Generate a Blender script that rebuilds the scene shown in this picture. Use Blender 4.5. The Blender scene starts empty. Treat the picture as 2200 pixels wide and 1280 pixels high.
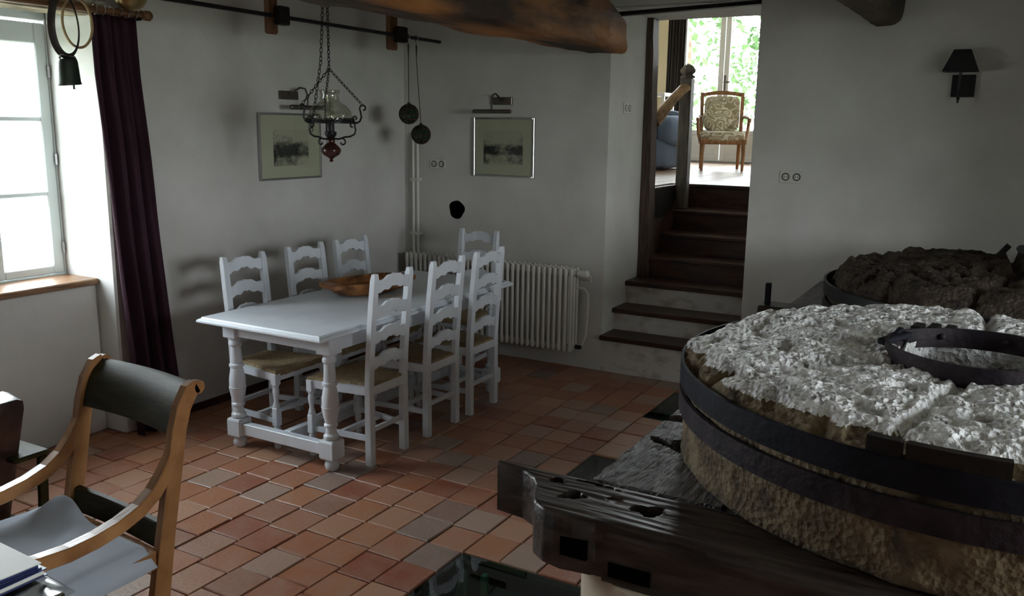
import bpy, bmesh, math, random
from mathutils import Vector, Matrix, noise
R = math.radians
scn = bpy.context.scene
COL = scn.collection

# ------------------------------------------------------------------ camera
H = 1.85
YAW, PIT, ROL, FPX = R(-29.415), R(11.142), R(0.794), 1878.9
fw = Vector((math.sin(YAW)*math.cos(PIT), math.cos(YAW)*math.cos(PIT), -math.sin(PIT)))
rt = Vector((math.cos(YAW), -math.sin(YAW), 0)); up = rt.cross(fw)
r2 = rt*math.cos(ROL) + up*math.sin(ROL); u2 = up*math.cos(ROL) - rt*math.sin(ROL)
cd = bpy.data.cameras.new('camera'); cam = bpy.data.objects.new('camera', cd); COL.objects.link(cam)
M = Matrix((r2, u2, -fw)).transposed().to_4x4(); M.translation = Vector((0, 0, H))
cam.matrix_world = M
cd.sensor_fit = 'HORIZONTAL'; cd.sensor_width = 36; cd.lens = FPX/2200*36
cd.clip_start = 0.05; cd.clip_end = 200
scn.camera = cam
def proj(p):
    v = Vector(p) - Vector((0, 0, H)); d = v.dot(fw)
    if d < .1: return None
    return (1100 + FPX*v.dot(r2)/d, 640 - FPX*v.dot(u2)/d)

# ------------------------------------------------------------------ sky, daylight portals, exposure
SKY_STRENGTH = 10.0
w = bpy.data.worlds.new('world'); scn.world = w; w.use_nodes = True
nt = w.node_tree; bg = nt.nodes['Background']
tc = nt.nodes.new('ShaderNodeTexCoord'); sx = nt.nodes.new('ShaderNodeSeparateXYZ'); cr = nt.nodes.new('ShaderNodeValToRGB')
nt.links.new(tc.outputs['Generated'], sx.inputs[0]); nt.links.new(sx.outputs['Z'], cr.inputs[0]); nt.links.new(cr.outputs[0], bg.inputs[0])
cr.color_ramp.elements[0].position = 0.0; cr.color_ramp.elements[0].color = (.94, .97, 1.0, 1)
cr.color_ramp.elements[1].position = 1.0; cr.color_ramp.elements[1].color = (.80, .90, 1.0, 1)
bg.inputs[1].default_value = SKY_STRENGTH
def portal(name, loc, rot, sx_, sy_):
    l = bpy.data.lights.new(name, 'AREA'); l.shape = 'RECTANGLE'; l.size = sx_; l.size_y = sy_
    l.cycles.is_portal = True
    o = bpy.data.objects.new(name, l); COL.objects.link(o); o.location = loc; o.rotation_euler = rot
# each portal sits in a window opening of the room and looks into the room
portal('daylight_portal', (-4.97, 2.55, 1.665), (0, R(-90), 0), 1.46, 1.33)
portal('daylight_portal', (2.97, 2.375, 1.625), (0, R(90), 0), 1.55, 1.85)
for px_, wx_ in ((-3.75, 1.4), (-5.48, 1.24), (-2.32, 1.24)):
    portal('daylight_portal', (px_, 12.95, 2.88), (R(-90), 0, 0), wx_, 3.0)
scn.view_settings.view_transform = 'Standard'; scn.view_settings.look = 'None'
scn.view_settings.gamma = 1; scn.view_settings.use_curve_mapping = False
scn.view_settings.exposure = 1.3
scn.cycles.max_bounces = 8; scn.cycles.transparent_max_bounces = 16
scn.cycles.use_denoising = True
scn.cycles.sample_clamp_indirect = 6

# ------------------------------------------------------------------ materials
MATS = {}
def newmat(name):
    m = bpy.data.materials.new(name); m.use_nodes = True; MATS[name] = m
    return m, m.node_tree, m.node_tree.nodes['Principled BSDF']
def mat(name, c, rough=.5, c2=None, scale=6, vec=(1, 1, 1), bump=0, bscale=None, metal=0, detail=5, ramp=(.35, .65), spec=.5, coords='Object', dist=0):
    m, t, b = newmat(name)
    b.inputs['Roughness'].default_value = rough; b.inputs['Metallic'].default_value = metal
    b.inputs['Specular IOR Level'].default_value = spec
    b.inputs['Base Color'].default_value = (*c, 1)
    if c2 is None and not bump: return m
    tc = t.nodes.new('ShaderNodeTexCoord'); mp = t.nodes.new('ShaderNodeMapping'); mp.inputs['Scale'].default_value = vec
    t.links.new(tc.outputs[coords], mp.inputs[0])
    if c2 is not None:
        n = t.nodes.new('ShaderNodeTexNoise'); n.inputs['Scale'].default_value = scale; n.inputs['Detail'].default_value = detail
        n.inputs['Distortion'].default_value = dist
        r_ = t.nodes.new('ShaderNodeValToRGB'); e = r_.color_ramp.elements
        e[0].position, e[1].position = ramp; e[0].color = (*c, 1); e[1].color = (*c2, 1)
        t.links.new(mp.outputs[0], n.inputs['Vector']); t.links.new(n.outputs['Fac'], r_.inputs[0]); t.links.new(r_.outputs[0], b.inputs['Base Color'])
    if bump:
        n2 = t.nodes.new('ShaderNodeTexNoise'); n2.inputs['Scale'].default_value = bscale or scale*3; n2.inputs['Detail'].default_value = 6
        t.links.new(mp.outputs[0], n2.inputs['Vector'])
        bp = t.nodes.new('ShaderNodeBump'); bp.inputs['Strength'].default_value = bump; bp.inputs['Distance'].default_value = .02
        t.links.new(n2.outputs['Fac'], bp.inputs['Height']); t.links.new(bp.outputs[0], b.inputs['Normal'])
    return m
def glassmat(name, tint, gloss=.06, rough=.0):
    m, t, b = newmat(name)
    out = t.nodes['Material Output']; t.nodes.remove(b)
    tr = t.nodes.new('ShaderNodeBsdfTransparent'); tr.inputs[0].default_value = (*tint, 1)
    gl = t.nodes.new('ShaderNodeBsdfGlossy'); gl.inputs['Roughness'].default_value = rough
    lw = t.nodes.new('ShaderNodeFresnel'); lw.inputs['IOR'].default_value = 1.5
    ad = t.nodes.new('ShaderNodeMath'); ad.operation = 'ADD'; ad.inputs[1].default_value = gloss; ad.use_clamp = True
    mx = t.nodes.new('ShaderNodeMixShader')
    ge = t.nodes.new('ShaderNodeNewGeometry'); iv = t.nodes.new('ShaderNodeMath'); iv.operation = 'SUBTRACT'; iv.inputs[0].default_value = 1
    ml = t.nodes.new('ShaderNodeMath'); ml.operation = 'MULTIPLY'
    t.links.new(ge.outputs['Backfacing'], iv.inputs[1]); t.links.new(iv.outputs[0], ml.inputs[0])
    t.links.new(lw.outputs[0], ad.inputs[0]); t.links.new(ad.outputs[0], ml.inputs[1]); t.links.new(ml.outputs[0], mx.inputs[0])
    t.links.new(tr.outputs[0], mx.inputs[1]); t.links.new(gl.outputs[0], mx.inputs[2]); t.links.new(mx.outputs[0], out.inputs[0])
    return m

mat('plaster', (.55, .54, .515), .9, (.64, .63, .605), 2.2, bump=.35, bscale=7, spec=.2)
mat('plaster_white', (.66, .66, .64), .9, (.72, .72, .70), 3, bump=.25, bscale=9, spec=.2)
mat('plaster_stained', (.40, .35, .30), .9, (.60, .58, .55), 9, vec=(1, 1, 1.6), bump=.3, bscale=20, spec=.2, ramp=(.3, .5))
mat('cream_wall', (.72, .62, .44), .9, (.76, .66, .48), 3, spec=.2)
mat('masonry_cream', (.50, .42, .32), .85, (.56, .48, .38), 5, bump=.2, spec=.2)
mat('grout', (.10, .06, .045), .95, (.17, .11, .08), 12, bump=.3)
mat('pit_stone', (.06, .10, .085), .9, (.20, .27, .24), 5, bump=.6, bscale=15)
mat('white_paint', (.66, .70, .76), .38, (.72, .76, .82), 8, bump=.03, bscale=60)
mat('window_paint', (.60, .66, .66), .45)
mat('radiator_paint', (.66, .64, .59), .4)
mat('rush', (.22, .15, .08), .8, (.46, .34, .19), 30, vec=(1, 8, 1), bump=.5, bscale=60)
mat('dough_wood', (.10, .035, .012), .5, (.40, .17, .055), 7, vec=(3, 1, 3), bump=.25, bscale=20)
mat('dark_oak', (.022, .012, .008), .45, (.075, .04, .022), 6, vec=(1, 8, 8), bump=.35, bscale=14)
mat('stair_wood', (.022, .008, .006), .4, (.065, .026, .016), 5, vec=(1, 7, 7), bump=.08)
mat('floor_boards', (.16, .09, .055), .35, (.32, .20, .12), 5, vec=(6, 1, 6), bump=.05)
mat('beam_wood', (.035, .018, .010), .75, (.42, .17, .05), 1.7, vec=(2.4, .55, 2.4), bump=.8, bscale=9, ramp=(.44, .68), detail=8)
mat('beam_wood_dark', (.02, .018, .016), .75, (.09, .055, .03), 3, vec=(2.5, .5, 2.5), bump=.8, bscale=9)
mat('bracket_wood', (.09, .035, .015), .6, (.20, .085, .035), 5, vec=(6, 6, 1), bump=.2)
mat('black_wood', (.008, .006, .005), .6, (.02, .014, .011), 8, bump=.2, spec=.2)
mat('mill_timber', (.014, .010, .009), .36, (.055, .04, .032), 5, vec=(1, 9, 5), bump=.22, bscale=7, spec=.4)
mat('mill_timber_y', (.06, .055, .055), .26, (.20, .19, .19), 5, vec=(9, 1.5, 9), bump=.8, bscale=14)
mat('post_wood', (.03, .016, .010), .6, (.08, .045, .028), 5, vec=(9, 9, 1), bump=.6, bscale=12)
mat('rail_wood', (.18, .09, .035), .5, (.42, .24, .10), 6, vec=(8, 2, 3), bump=.3)
mat('newel_wood', (.045, .038, .028), .5, (.10, .085, .06), 6, vec=(8, 8, 1), bump=.2)
mat('walnut', (.20, .085, .03), .28, (.40, .20, .08), 5, vec=(7, 1.2, 1.2), bump=.05)
mat('walnut_dark', (.016, .014, .004), .5, (.038, .032, .010), 5, vec=(1.5, 7, 7), bump=.05, spec=.18)
mat('iron', (.004, .005, .009), .6, (.010, .011, .018), 10, bump=.15, bscale=40, spec=.15)
mat('iron_rust', (.010, .007, .010), .6, (.030, .021, .026), 12, bump=.25, bscale=40, spec=.2)
mat('black_iron', (.012, .012, .013), .45, metal=.4)
mat('steel', (.45, .45, .46), .25, metal=1)
mat('dark_steel', (.16, .14, .12), .35, metal=.9)
mat('brass', (.45, .32, .14), .35, (.30, .22, .10), 9, metal=.9)
mat('bell_metal', (.012, .020, .014), .5, (.03, .04, .028), 9, metal=.4, bump=.2)
mat('leather_strap', (.012, .010, .010), .5, (.035, .025, .02), 12, bump=.2)
mat('rope', (.30, .20, .10), .8, (.40, .28, .15), 40)
mat('net_rope', (.04, .02, .014), .9)
mat('cord', (.035, .028, .022), .9)
mat('green_glass', (.006, .035, .02), .08, spec=.8)
mat('red_wood', (.025, .008, .005), .25, (.06, .016, .010), 9)
mat('picture_mat', (.46, .45, .33), .6)
mat('socket_white', (.62, .61, .57), .5)
mat('socket_dark', (.05, .05, .05), .5)
mat('curtain', (.030, .012, .020), .8, (.045, .019, .030), 3, bump=.12, bscale=90, spec=.2)
mat('curtain_brown', (.02, .014, .012), .85, (.035, .024, .02), 4)
mat('shade_black', (.006, .007, .009), .7)
mat('pole_wood', (.13, .06, .025), .45, (.22, .11, .05), 5, vec=(6, 1, 6))
mat('lintel_wood', (.12, .08, .05), .8, (.42, .34, .24), 4, vec=(4, 1, 6), bump=.7, bscale=9)
mat('sill_wood', (.14, .065, .03), .35, (.26, .14, .07), 6, vec=(8, 1, 8))
mat('slipcover', (.085, .115, .17), .9, (.13, .17, .24), 3, bump=.4, bscale=6)
mat('cloth_grey', (.34, .38, .45), .9, (.42, .46, .52), 2, bump=.2, bscale=8)
mat('leather', (.018, .008, .006), .35, (.05, .022, .015), 7, bump=.4, bscale=14)
mat('paper', (.62, .62, .56), .5, (.55, .57, .54), 5)
mat('cover_blue', (.012, .02, .10), .3)
mat('lawn', (.18, .20, .13), .9, (.26, .28, .19), 3)
mat('leaf', (.045, .10, .03), .6, (.12, .20, .08), 2)
mat('bark', (.08, .05, .03), .9, (.15, .1, .07), 8)
mat('valve_white', (.7, .7, .66), .4)
mat('black_void', (.003, .003, .003), 1.0, spec=0)  # flat black: darkness put into holes, soot in the wall hole
glassmat('pane', (.97, .985, .98), .0)
glassmat('lamp_glass', (.90, .90, .86), .10)
glassmat('floor_glass', (.35, .60, .50), .03)
glassmat('clear_plastic', (.86, .88, .86), .12, .12)

def tile_mat():
    m, t, b = newmat('terracotta')
    oi = t.nodes.new('ShaderNodeObjectInfo'); ge = t.nodes.new('ShaderNodeNewGeometry')
    ad = t.nodes.new('ShaderNodeMath'); ad.operation = 'ADD'; fr = t.nodes.new('ShaderNodeMath'); fr.operation = 'FRACT'
    t.links.new(oi.outputs['Random'], ad.inputs[0]); t.links.new(ge.outputs['Random Per Island'], ad.inputs[1]); t.links.new(ad.outputs[0], fr.inputs[0])
    ra = t.nodes.new('ShaderNodeValToRGB'); ra.color_ramp.interpolation = 'LINEAR'
    cs = [(0, (.33, .105, .045)), (.2, (.40, .17, .082)), (.38, (.27, .076, .040)), (.55, (.45, .24, .145)), (.7, (.35, .14, .078)), (.82, (.38, .26, .20)), (.9, (.24, .165, .14)), (1, (.37, .125, .052))]
    e = ra.color_ramp.elements
    e[0].position = 0; e[0].color = (*cs[0][1], 1); e[1].position = 1; e[1].color = (*cs[-1][1], 1)
    for p, c in cs[1:-1]:
        q = e.new(p); q.color = (*c, 1)
    t.links.new(fr.outputs[0], ra.inputs[0])
    ps = t.nodes.new('ShaderNodeNewGeometry')
    n = t.nodes.new('ShaderNodeTexNoise'); n.inputs['Scale'].default_value = 9; n.inputs['Detail'].default_value = 8; n.inputs['Roughness'].default_value = .7
    t.links.new(ps.outputs['Position'], n.inputs['Vector'])
    r2_ = t.nodes.new('ShaderNodeValToRGB'); r2_.color_ramp.elements[0].position = .40; r2_.color_ramp.elements[1].position = .75
    t.links.new(n.outputs['Fac'], r2_.inputs[0])
    mx = t.nodes.new('ShaderNodeMixRGB'); mx.inputs[2].default_value = (.40, .27, .20, 1)
    mu = t.nodes.new('ShaderNodeMath'); mu.operation = 'MULTIPLY'; mu.inputs[1].default_value = .55
    t.links.new(r2_.outputs[0], mu.inputs[0]); t.links.new(mu.outputs[0], mx.inputs[0]); t.links.new(ra.outputs[0], mx.inputs[1]); t.links.new(mx.outputs[0], b.inputs['Base Color'])
    n3 = t.nodes.new('ShaderNodeTexNoise'); n3.inputs['Scale'].default_value = 40; n3.inputs['Detail'].default_value = 6
    t.links.new(ps.outputs['Position'], n3.inputs['Vector'])
    bp = t.nodes.new('ShaderNodeBump'); bp.inputs['Strength'].default_value = .25; bp.inputs['Distance'].default_value = .01
    t.links.new(n3.outputs['Fac'], bp.inputs['Height']); t.links.new(bp.outputs[0], b.inputs['Normal'])
    mr = t.nodes.new('ShaderNodeMapRange'); mr.inputs['To Min'].default_value = .28; mr.inputs['To Max'].default_value = .58
    t.links.new(n.outputs['Fac'], mr.inputs[0]); t.links.new(mr.outputs[0], b.inputs['Roughness'])
tile_mat()
def stone_mat(name, a, b_, c_, bump, rough):
    m, t, b = newmat(name)
    tc = t.nodes.new('ShaderNodeTexCoord')
    n = t.nodes.new('ShaderNodeTexNoise'); n.inputs['Scale'].default_value = 11; n.inputs['Detail'].default_value = 9; n.inputs['Roughness'].default_value = .68
    t.links.new(tc.outputs['Object'], n.inputs['Vector'])
    r_ = t.nodes.new('ShaderNodeValToRGB'); e = r_.color_ramp.elements
    e[0].position = .32; e[0].color = (*a, 1); e[1].position = .66; e[1].color = (*c_, 1); q = e.new(.47); q.color = (*b_, 1)
    t.links.new(n.outputs['Fac'], r_.inputs[0]); t.links.new(r_.outputs[0], b.inputs['Base Color'])
    v = t.nodes.new('ShaderNodeTexVoronoi'); v.inputs['Scale'].default_value = 52
    t.links.new(tc.outputs['Object'], v.inputs['Vector'])
    n2 = t.nodes.new('ShaderNodeTexNoise'); n2.inputs['Scale'].default_value = 75; n2.inputs['Detail'].default_value = 8
    t.links.new(tc.outputs['Object'], n2.inputs['Vector'])
    am = t.nodes.new('ShaderNodeMath'); am.operation = 'ADD'
    t.links.new(v.outputs['Distance'], am.inputs[0]); t.links.new(n2.outputs['Fac'], am.inputs[1])
    bp = t.nodes.new('ShaderNodeBump'); bp.inputs['Strength'].default_value = bump; bp.inputs['Distance'].default_value = .02
    t.links.new(am.outputs[0], bp.inputs['Height']); t.links.new(bp.outputs[0], b.inputs['Normal'])
    b.inputs['Roughness'].default_value = rough
stone_mat('burr_top', (.20, .19, .18), (.78, .77, .77), (.92, .92, .92), 1.0, .3)
stone_mat('burr_side', (.035, .022, .012), (.11, .076, .038), (.20, .155, .09), .5, .85)
stone_mat('burr_dark', (.012, .008, .006), (.035, .022, .014), (.065, .045, .028), .7, .9)  # dark brown stone, darkened further in place of shade
def pattern_mat():
    m, t, b = newmat('squiggle_fabric')
    tc = t.nodes.new('ShaderNodeTexCoord')
    n = t.nodes.new('ShaderNodeTexNoise'); n.inputs['Scale'].default_value = 9; n.inputs['Detail'].default_value = 0.5
    t.links.new(tc.outputs['Object'], n.inputs['Vector'])
    mu = t.nodes.new('ShaderNodeMath'); mu.operation = 'MULTIPLY'; mu.inputs[1].default_value = 46
    si = t.nodes.new('ShaderNodeMath'); si.operation = 'SINE'
    t.links.new(n.outputs['Fac'], mu.inputs[0]); t.links.new(mu.outputs[0], si.inputs[0])
    r_ = t.nodes.new('ShaderNodeValToRGB'); e = r_.color_ramp.elements
    e[0].position = .35; e[0].color = (.40, .32, .20, 1); e[1].position = .5; e[1].color = (.72, .68, .56, 1)
    t.links.new(si.outputs[0], r_.inputs[0]); t.links.new(r_.outputs[0], b.inputs['Base Color']); b.inputs['Roughness'].default_value = .9
pattern_mat()
def print_mat(name, seed, lo, hi, axis, side):
    # etching: grey landscape of dark clumps over a pale foreground, drawn with noise
    m, t, b = newmat(name)
    tc = t.nodes.new('ShaderNodeTexCoord'); mp = t.nodes.new('ShaderNodeMapping'); mp.inputs['Location'].default_value = (seed, seed*.7, 0)
    t.links.new(tc.outputs['Generated'], mp.inputs[0])
    n = t.nodes.new('ShaderNodeTexNoise'); n.inputs['Scale'].default_value = 6; n.inputs['Detail'].default_value = 10; n.inputs['Roughness'].default_value = .75
    t.links.new(mp.outputs[0], n.inputs['Vector'])
    sp = t.nodes.new('ShaderNodeSeparateXYZ'); t.links.new(tc.outputs['Generated'], sp.inputs[0])
    rz = t.nodes.new('ShaderNodeValToRGB'); e = rz.color_ramp.elements
    e[0].position = 0; e[0].color = (.55, .55, .55, 1); e[1].position = 1; e[1].color = (.95, .95, .95, 1)
    for p, v in ((lo-.1, .45), (lo, .05), (hi, .18), (hi+.14, .62)):
        q = e.new(p); q.color = (v, v, v, 1)
    t.links.new(sp.outputs['Z'], rz.inputs[0])
    hx = t.nodes.new('ShaderNodeValToRGB'); e = hx.color_ramp.elements
    e[0].position = 0; e[0].color = (side[0],)*3+(1,); e[1].position = 1; e[1].color = (side[2],)*3+(1,); q = e.new(.5); q.color = (side[1],)*3+(1,)
    t.links.new(sp.outputs[axis], hx.inputs[0])
    av = t.nodes.new('ShaderNodeMath'); av.operation = 'ADD'; t.links.new(rz.outputs[0], av.inputs[0]); t.links.new(hx.outputs[0], av.inputs[1])
    ad = t.nodes.new('ShaderNodeMath'); ad.operation = 'ADD'; t.links.new(av.outputs[0], ad.inputs[0])
    m2 = t.nodes.new('ShaderNodeMath'); m2.operation = 'MULTIPLY_ADD'; m2.inputs[1].default_value = 2.2; m2.inputs[2].default_value = -1.1
    t.links.new(n.outputs['Fac'], m2.inputs[0]); t.links.new(m2.outputs[0], ad.inputs[1])
    rc = t.nodes.new('ShaderNodeValToRGB'); e = rc.color_ramp.elements
    e[0].position = .22; e[0].color = (.012, .014, .010, 1); e[1].position = .8; e[1].color = (.42, .40, .30, 1)
    t.links.new(ad.outputs[0], rc.inputs[0]); t.links.new(rc.outputs[0], b.inputs['Base Color']); b.inputs['Roughness'].default_value = .35
print_mat('etching_castle', 3.1, .30, .55, 'Y', (.0, .05, .32)); print_mat('etching_river', 7.7, .36, .52, 'X', (.0, .28, .02))

# ------------------------------------------------------------------ mesh helpers
ORG = {}
class B:
    def __init__(s): s.v = []; s.f = []
    def add(s, vs, fs):
        n = len(s.v); s.v += [Vector(p) for p in vs]; s.f += [tuple(i+n for i in q) for q in fs]; return s
    def box(s, x0, x1, y0, y1, z0, z1):
        return s.add([(x0,y0,z0),(x1,y0,z0),(x1,y1,z0),(x0,y1,z0),(x0,y0,z1),(x1,y0,z1),(x1,y1,z1),(x0,y1,z1)],
                     [(0,3,2,1),(4,5,6,7),(0,1,5,4),(1,2,6,5),(2,3,7,6),(3,0,4,7)])
    def bar(s, p0, p1, wd, hh, upv=(0,0,1)):
        p0, p1 = Vector(p0), Vector(p1); d = (p1-p0).normalized(); sd = d.cross(Vector(upv))
        if sd.length < 1e-4: sd = d.cross(Vector((1,0,0)))
        sd.normalize(); uv = sd.cross(d)
        a = sd*wd/2; b_ = uv*hh/2
        return s.add([p0-a-b_, p0+a-b_, p0+a+b_, p0-a+b_, p1-a-b_, p1+a-b_, p1+a+b_, p1-a+b_],
                     [(0,1,2,3),(7,6,5,4),(4,5,1,0),(5,6,2,1),(6,7,3,2),(7,4,0,3)])
    def lathe(s, prof, c=(0,0,0), n=20, axis='z', caps=True):
        c = Vector(c); vs = []; fs = []
        for (r_, z) in prof:
            for k in range(n):
                a = 2*math.pi*k/n; x, y = r_*math.cos(a), r_*math.sin(a)
                p = {'z': (x, y, z), 'x': (z, x, y), 'y': (y, z, x)}[axis]
                vs.append(c+Vector(p))
        m = len(prof)
        for i in range(m-1):
            for k in range(n):
                k2 = (k+1) % n; fs.append((i*n+k, i*n+k2, (i+1)*n+k2, (i+1)*n+k))
        if caps:
            fs.append(tuple(range(n-1, -1, -1))); fs.append(tuple((m-1)*n+k for k in range(n)))
        return s.add(vs, fs)
    def tube(s, path, r_, n=8, closed=False, flat=None):
        P = [Vector(p) for p in path]; m = len(P); vs = []; fs = []; prev = None
        for i, p in enumerate(P):
            d = (P[(i+1) % m]-P[i-1]) if (closed or 0 < i < m-1) else (P[1]-P[0] if i == 0 else P[-1]-P[-2])
            d.normalize()
            if prev is None:
                a = d.cross(Vector((0,0,1)))
                if a.length < .05: a = d.cross(Vector((0,1,0)))
            else: a = prev - d*prev.dot(d)
            a.normalize(); prev = a; b_ = d.cross(a)
            rr = r_[i] if isinstance(r_, (list, tuple)) else r_
            for k in range(n):
                t = 2*math.pi*k/n
                vs.append(p + a*math.cos(t)*rr + b_*math.sin(t)*rr*(flat or 1))
        for i in range(m if closed else m-1):
            j = (i+1) % m
            for k in range(n):
                k2 = (k+1) % n; fs.append((i*n+k, i*n+k2, j*n+k2, j*n+k))
        if not closed:
            fs.append(tuple(range(n-1, -1, -1))); fs.append(tuple((m-1)*n+k for k in range(n)))
        return s.add(vs, fs)
    def prism(s, poly, fn, a, b_):
        # polygon (u,v) mapped by fn(u,v,t) extruded t=a..b
        n = len(poly); vs = [fn(u, v, a) for u, v in poly] + [fn(u, v, b_) for u, v in poly]
        fs = [tuple(range(n)), tuple(range(2*n-1, n-1, -1))] + [((i+1) % n, i, i+n, (i+1) % n+n) for i in range(n)]
        return s.add(vs, fs)
    def ringstack(s, rings, cap0=True, cap1=True, closed=True):
        n = len(rings[0]); vs = [p for r_ in rings for p in r_]; fs = []
        for i in range(len(rings)-1):
            for k in range(n if closed else n-1):
                k2 = (k+1) % n; fs.append((i*n+k, i*n+k2, (i+1)*n+k2, (i+1)*n+k))
        if cap0: fs.append(tuple(range(n-1, -1, -1)))
        if cap1: fs.append(tuple((len(rings)-1)*n+k for k in range(n)))
        return s.add(vs, fs)
    def sphere(s, c, r_, n=14, sc=(1,1,1)):
        prof = [(r_*math.sin(math.pi*i/n), -r_*math.cos(math.pi*i/n)) for i in range(n+1)]
        prof[0] = (r_*.01, -r_); prof[-1] = (r_*.01, r_)
        k0 = len(s.v); s.lathe(prof, (0,0,0), n+4)
        for i in range(k0, len(s.v)): s.v[i] = Vector(c) + Vector(s.v[i][j]*sc[j] for j in range(3))
        return s
    def build(s, name, m, parent=None, smooth=False, bevel=0, angle=40):
        me = bpy.data.meshes.new(name); o_ = ORG.get(parent.name, Vector()) if parent else Vector()
        me.from_pydata([v-o_ for v in s.v], [], s.f); me.validate()
        bm_ = bmesh.new(); bm_.from_mesh(me); bmesh.ops.recalc_face_normals(bm_, faces=bm_.faces); bm_.to_mesh(me); bm_.free()
        me.materials.append(MATS[m])
        if smooth:
            me.polygons.foreach_set('use_smooth', [True]*len(me.polygons)); me.set_sharp_from_angle(angle=R(angle))
        o = bpy.data.objects.new(name, me); COL.objects.link(o)
        if parent: o.parent = parent
        ORG[o.name] = o_.copy()
        if bevel:
            md = o.modifiers.new('bevel', 'BEVEL'); md.width = bevel; md.segments = 1; md.limit_method = 'ANGLE'; md.angle_limit = R(50)
        return o
def tag(o, label=None, cat=None, group=None, kind=None):
    if label: o['label'] = label
    if cat: o['category'] = cat
    if group: o['group'] = group
    if kind: o['kind'] = kind
    return o
def thing(name, label, cat, loc=(0,0,0), group=None, kind=None):
    o = bpy.data.objects.new(name, None); COL.objects.link(o); o.location = loc; o.empty_display_size = .1
    ORG[o.name] = Vector(loc); return tag(o, label, cat, group, kind)
def copy_tree(o, parent=None):
    c = o.copy(); COL.objects.link(c)
    if parent: c.parent = parent
    for ch in list(o.children): copy_tree(ch, c)
    return c
def fbm(p, o=4, l=2.1):
    a = 1; t = 0; q = Vector(p)
    for _ in range(o): t += a*noise.noise(q); q = q*l; a *= .5
    return t
def wob(o, amp, sc):  # uneven old surfaces
    for v in o.data.vertices:
        v.co += Vector((noise.noise(v.co*sc+Vector((9,0,0))), noise.noise(v.co*sc+Vector((0,7,0))), noise.noise(v.co*sc+Vector((0,0,5)))))*amp
rnd = random.Random(4)
XL, YB, ZC = -4.459, 6.036, 2.85
# ================================================================== SETTING
def struct(o): o['kind'] = 'structure'; return o
# floor slab with three glazed openings over the wheel pit
PX0, PX1 = -1.933, -1.193
PAN = [(2.20, 3.02), (3.92, 4.40), (5.16, 5.82)]
b = B(); zt, zb_ = -.012, -.12
b.box(-5.05, PX0, -1.7, 6.3, zb_, zt); b.box(PX1, 3.1, -1.7, 6.3, zb_, zt)
ys = [-1.7] + [q for p in PAN for q in p] + [6.3]
for i in range(0, len(ys), 2): b.box(PX0, PX1, ys[i], ys[i+1], zb_, zt)
floor = struct(b.build('floor', 'grout'))
for (y0, y1) in PAN:
    b = B(); t = .04
    b.box(PX0-t, PX0, y0-t, y1+t, -.8, -.02).box(PX1, PX1+t, y0-t, y1+t, -.8, -.02).box(PX0, PX1, y0-t, y0, -.8, -.02).box(PX0, PX1, y1, y1+t, -.8, -.02).box(PX0-t, PX1+t, y0-t, y1+t, -.84, -.8)
    b.build('pit_lining', 'pit_stone', floor)
for (x, y) in ((-1.90, 2.97), (-1.80, 2.985), (-1.91, 2.72), (-1.905, 2.60)): B().box(x-.012, x+.012, y-.015, y+.015, -.7, -.06).build('pale_pit_bar', 'window_paint', floor)  # pale upright bars added under the glass to give pale streaks
wv = []
for k in range(20):
    y = 2.55+.45*k/19; z = -.20-.10*math.sin(k*.55); wv.append([(-1.928, y, z-.05), (-1.92, y, z-.05), (-1.92, y, z+.05), (-1.928, y, z+.05)])
B().ringstack(wv).build('pale_pit_wave', 'window_paint', floor)  # pale wavy strip added along the side under the glass
# tiles
def tile_mesh(seed):
    q = random.Random(seed); b = B()
    j = lambda a: q.uniform(-a, a)
    c = [(-.485+j(.008), -.485+j(.008)), (.485+j(.008), -.485+j(.008)), (.485+j(.008), .485+j(.008)), (-.485+j(.008), .485+j(.008))]
    vs = [(x, y, -.02) for x, y in c] + [(x, y, -.0045) for x, y in c] + [(x*.955, y*.955, j(.0008)) for x, y in c]
    fs = [(8,9,10,11)]
    for i in range(4):
        k = (i+1) % 4; fs += [(i, k, k+4, i+4), (i+4, k+4, k+8, i+8)]
    return vs, fs
TM = []
for s_ in range(6):
    vs, fs = tile_mesh(s_+11); me = bpy.data.meshes.new('tile'); me.from_pydata(vs, [], fs); me.materials.append(MATS['terracotta']); TM.append((me, vs, fs))
tiles = []
for j in range(-16, 27):
    x0, x1 = PX0+.185*j, PX0+.185*(j+1)
    iv = [(-1.68, 6.2)]
    if x1 > PX0+.01 and x0 < PX1-.01:
        iv = [(ys[i], ys[i+1]) for i in range(0, len(ys), 2)]; iv[0] = (-1.68, iv[0][1])
    for (a, e) in iv:
        y = a if a > 0 else a - rnd.uniform(0, .2)
        while y < e-.03:
            L = .203+rnd.uniform(-.008, .01); y2 = min(y+L, e)
            if e-y2 < .05: y2 = e
            tiles.append(((x0+x1)/2+rnd.uniform(-.002, .002), (y+y2)/2, x1-x0, y2-y)); y = y2
def vis(t):
    x, y, dx, dy = t
    if x > -.95 or (x > -1.3 and y > 2.3) or x < -4.66 or (x < -4.46 and y > 3.25) or y > 6.04: return 0
    q = [proj((x+sx_*dx/2, y+sy_*dy/2, 0)) for sx_, sy_ in ((-1,-1),(1,-1),(1,1),(-1,1))]
    if None in q: return 0
    cx, cy = sum(p[0] for p in q)/4, sum(p[1] for p in q)/4
    if not (-20 < cx < 2220 and 0 < cy < 1310): return 0
    return abs(sum(q[i][0]*q[(i+1) % 4][1]-q[(i+1) % 4][0]*q[i][1] for i in range(4)))/2
order = sorted(range(len(tiles)), key=lambda i: -vis(tiles[i])); near = set(order[:300])
rest = B()
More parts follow.
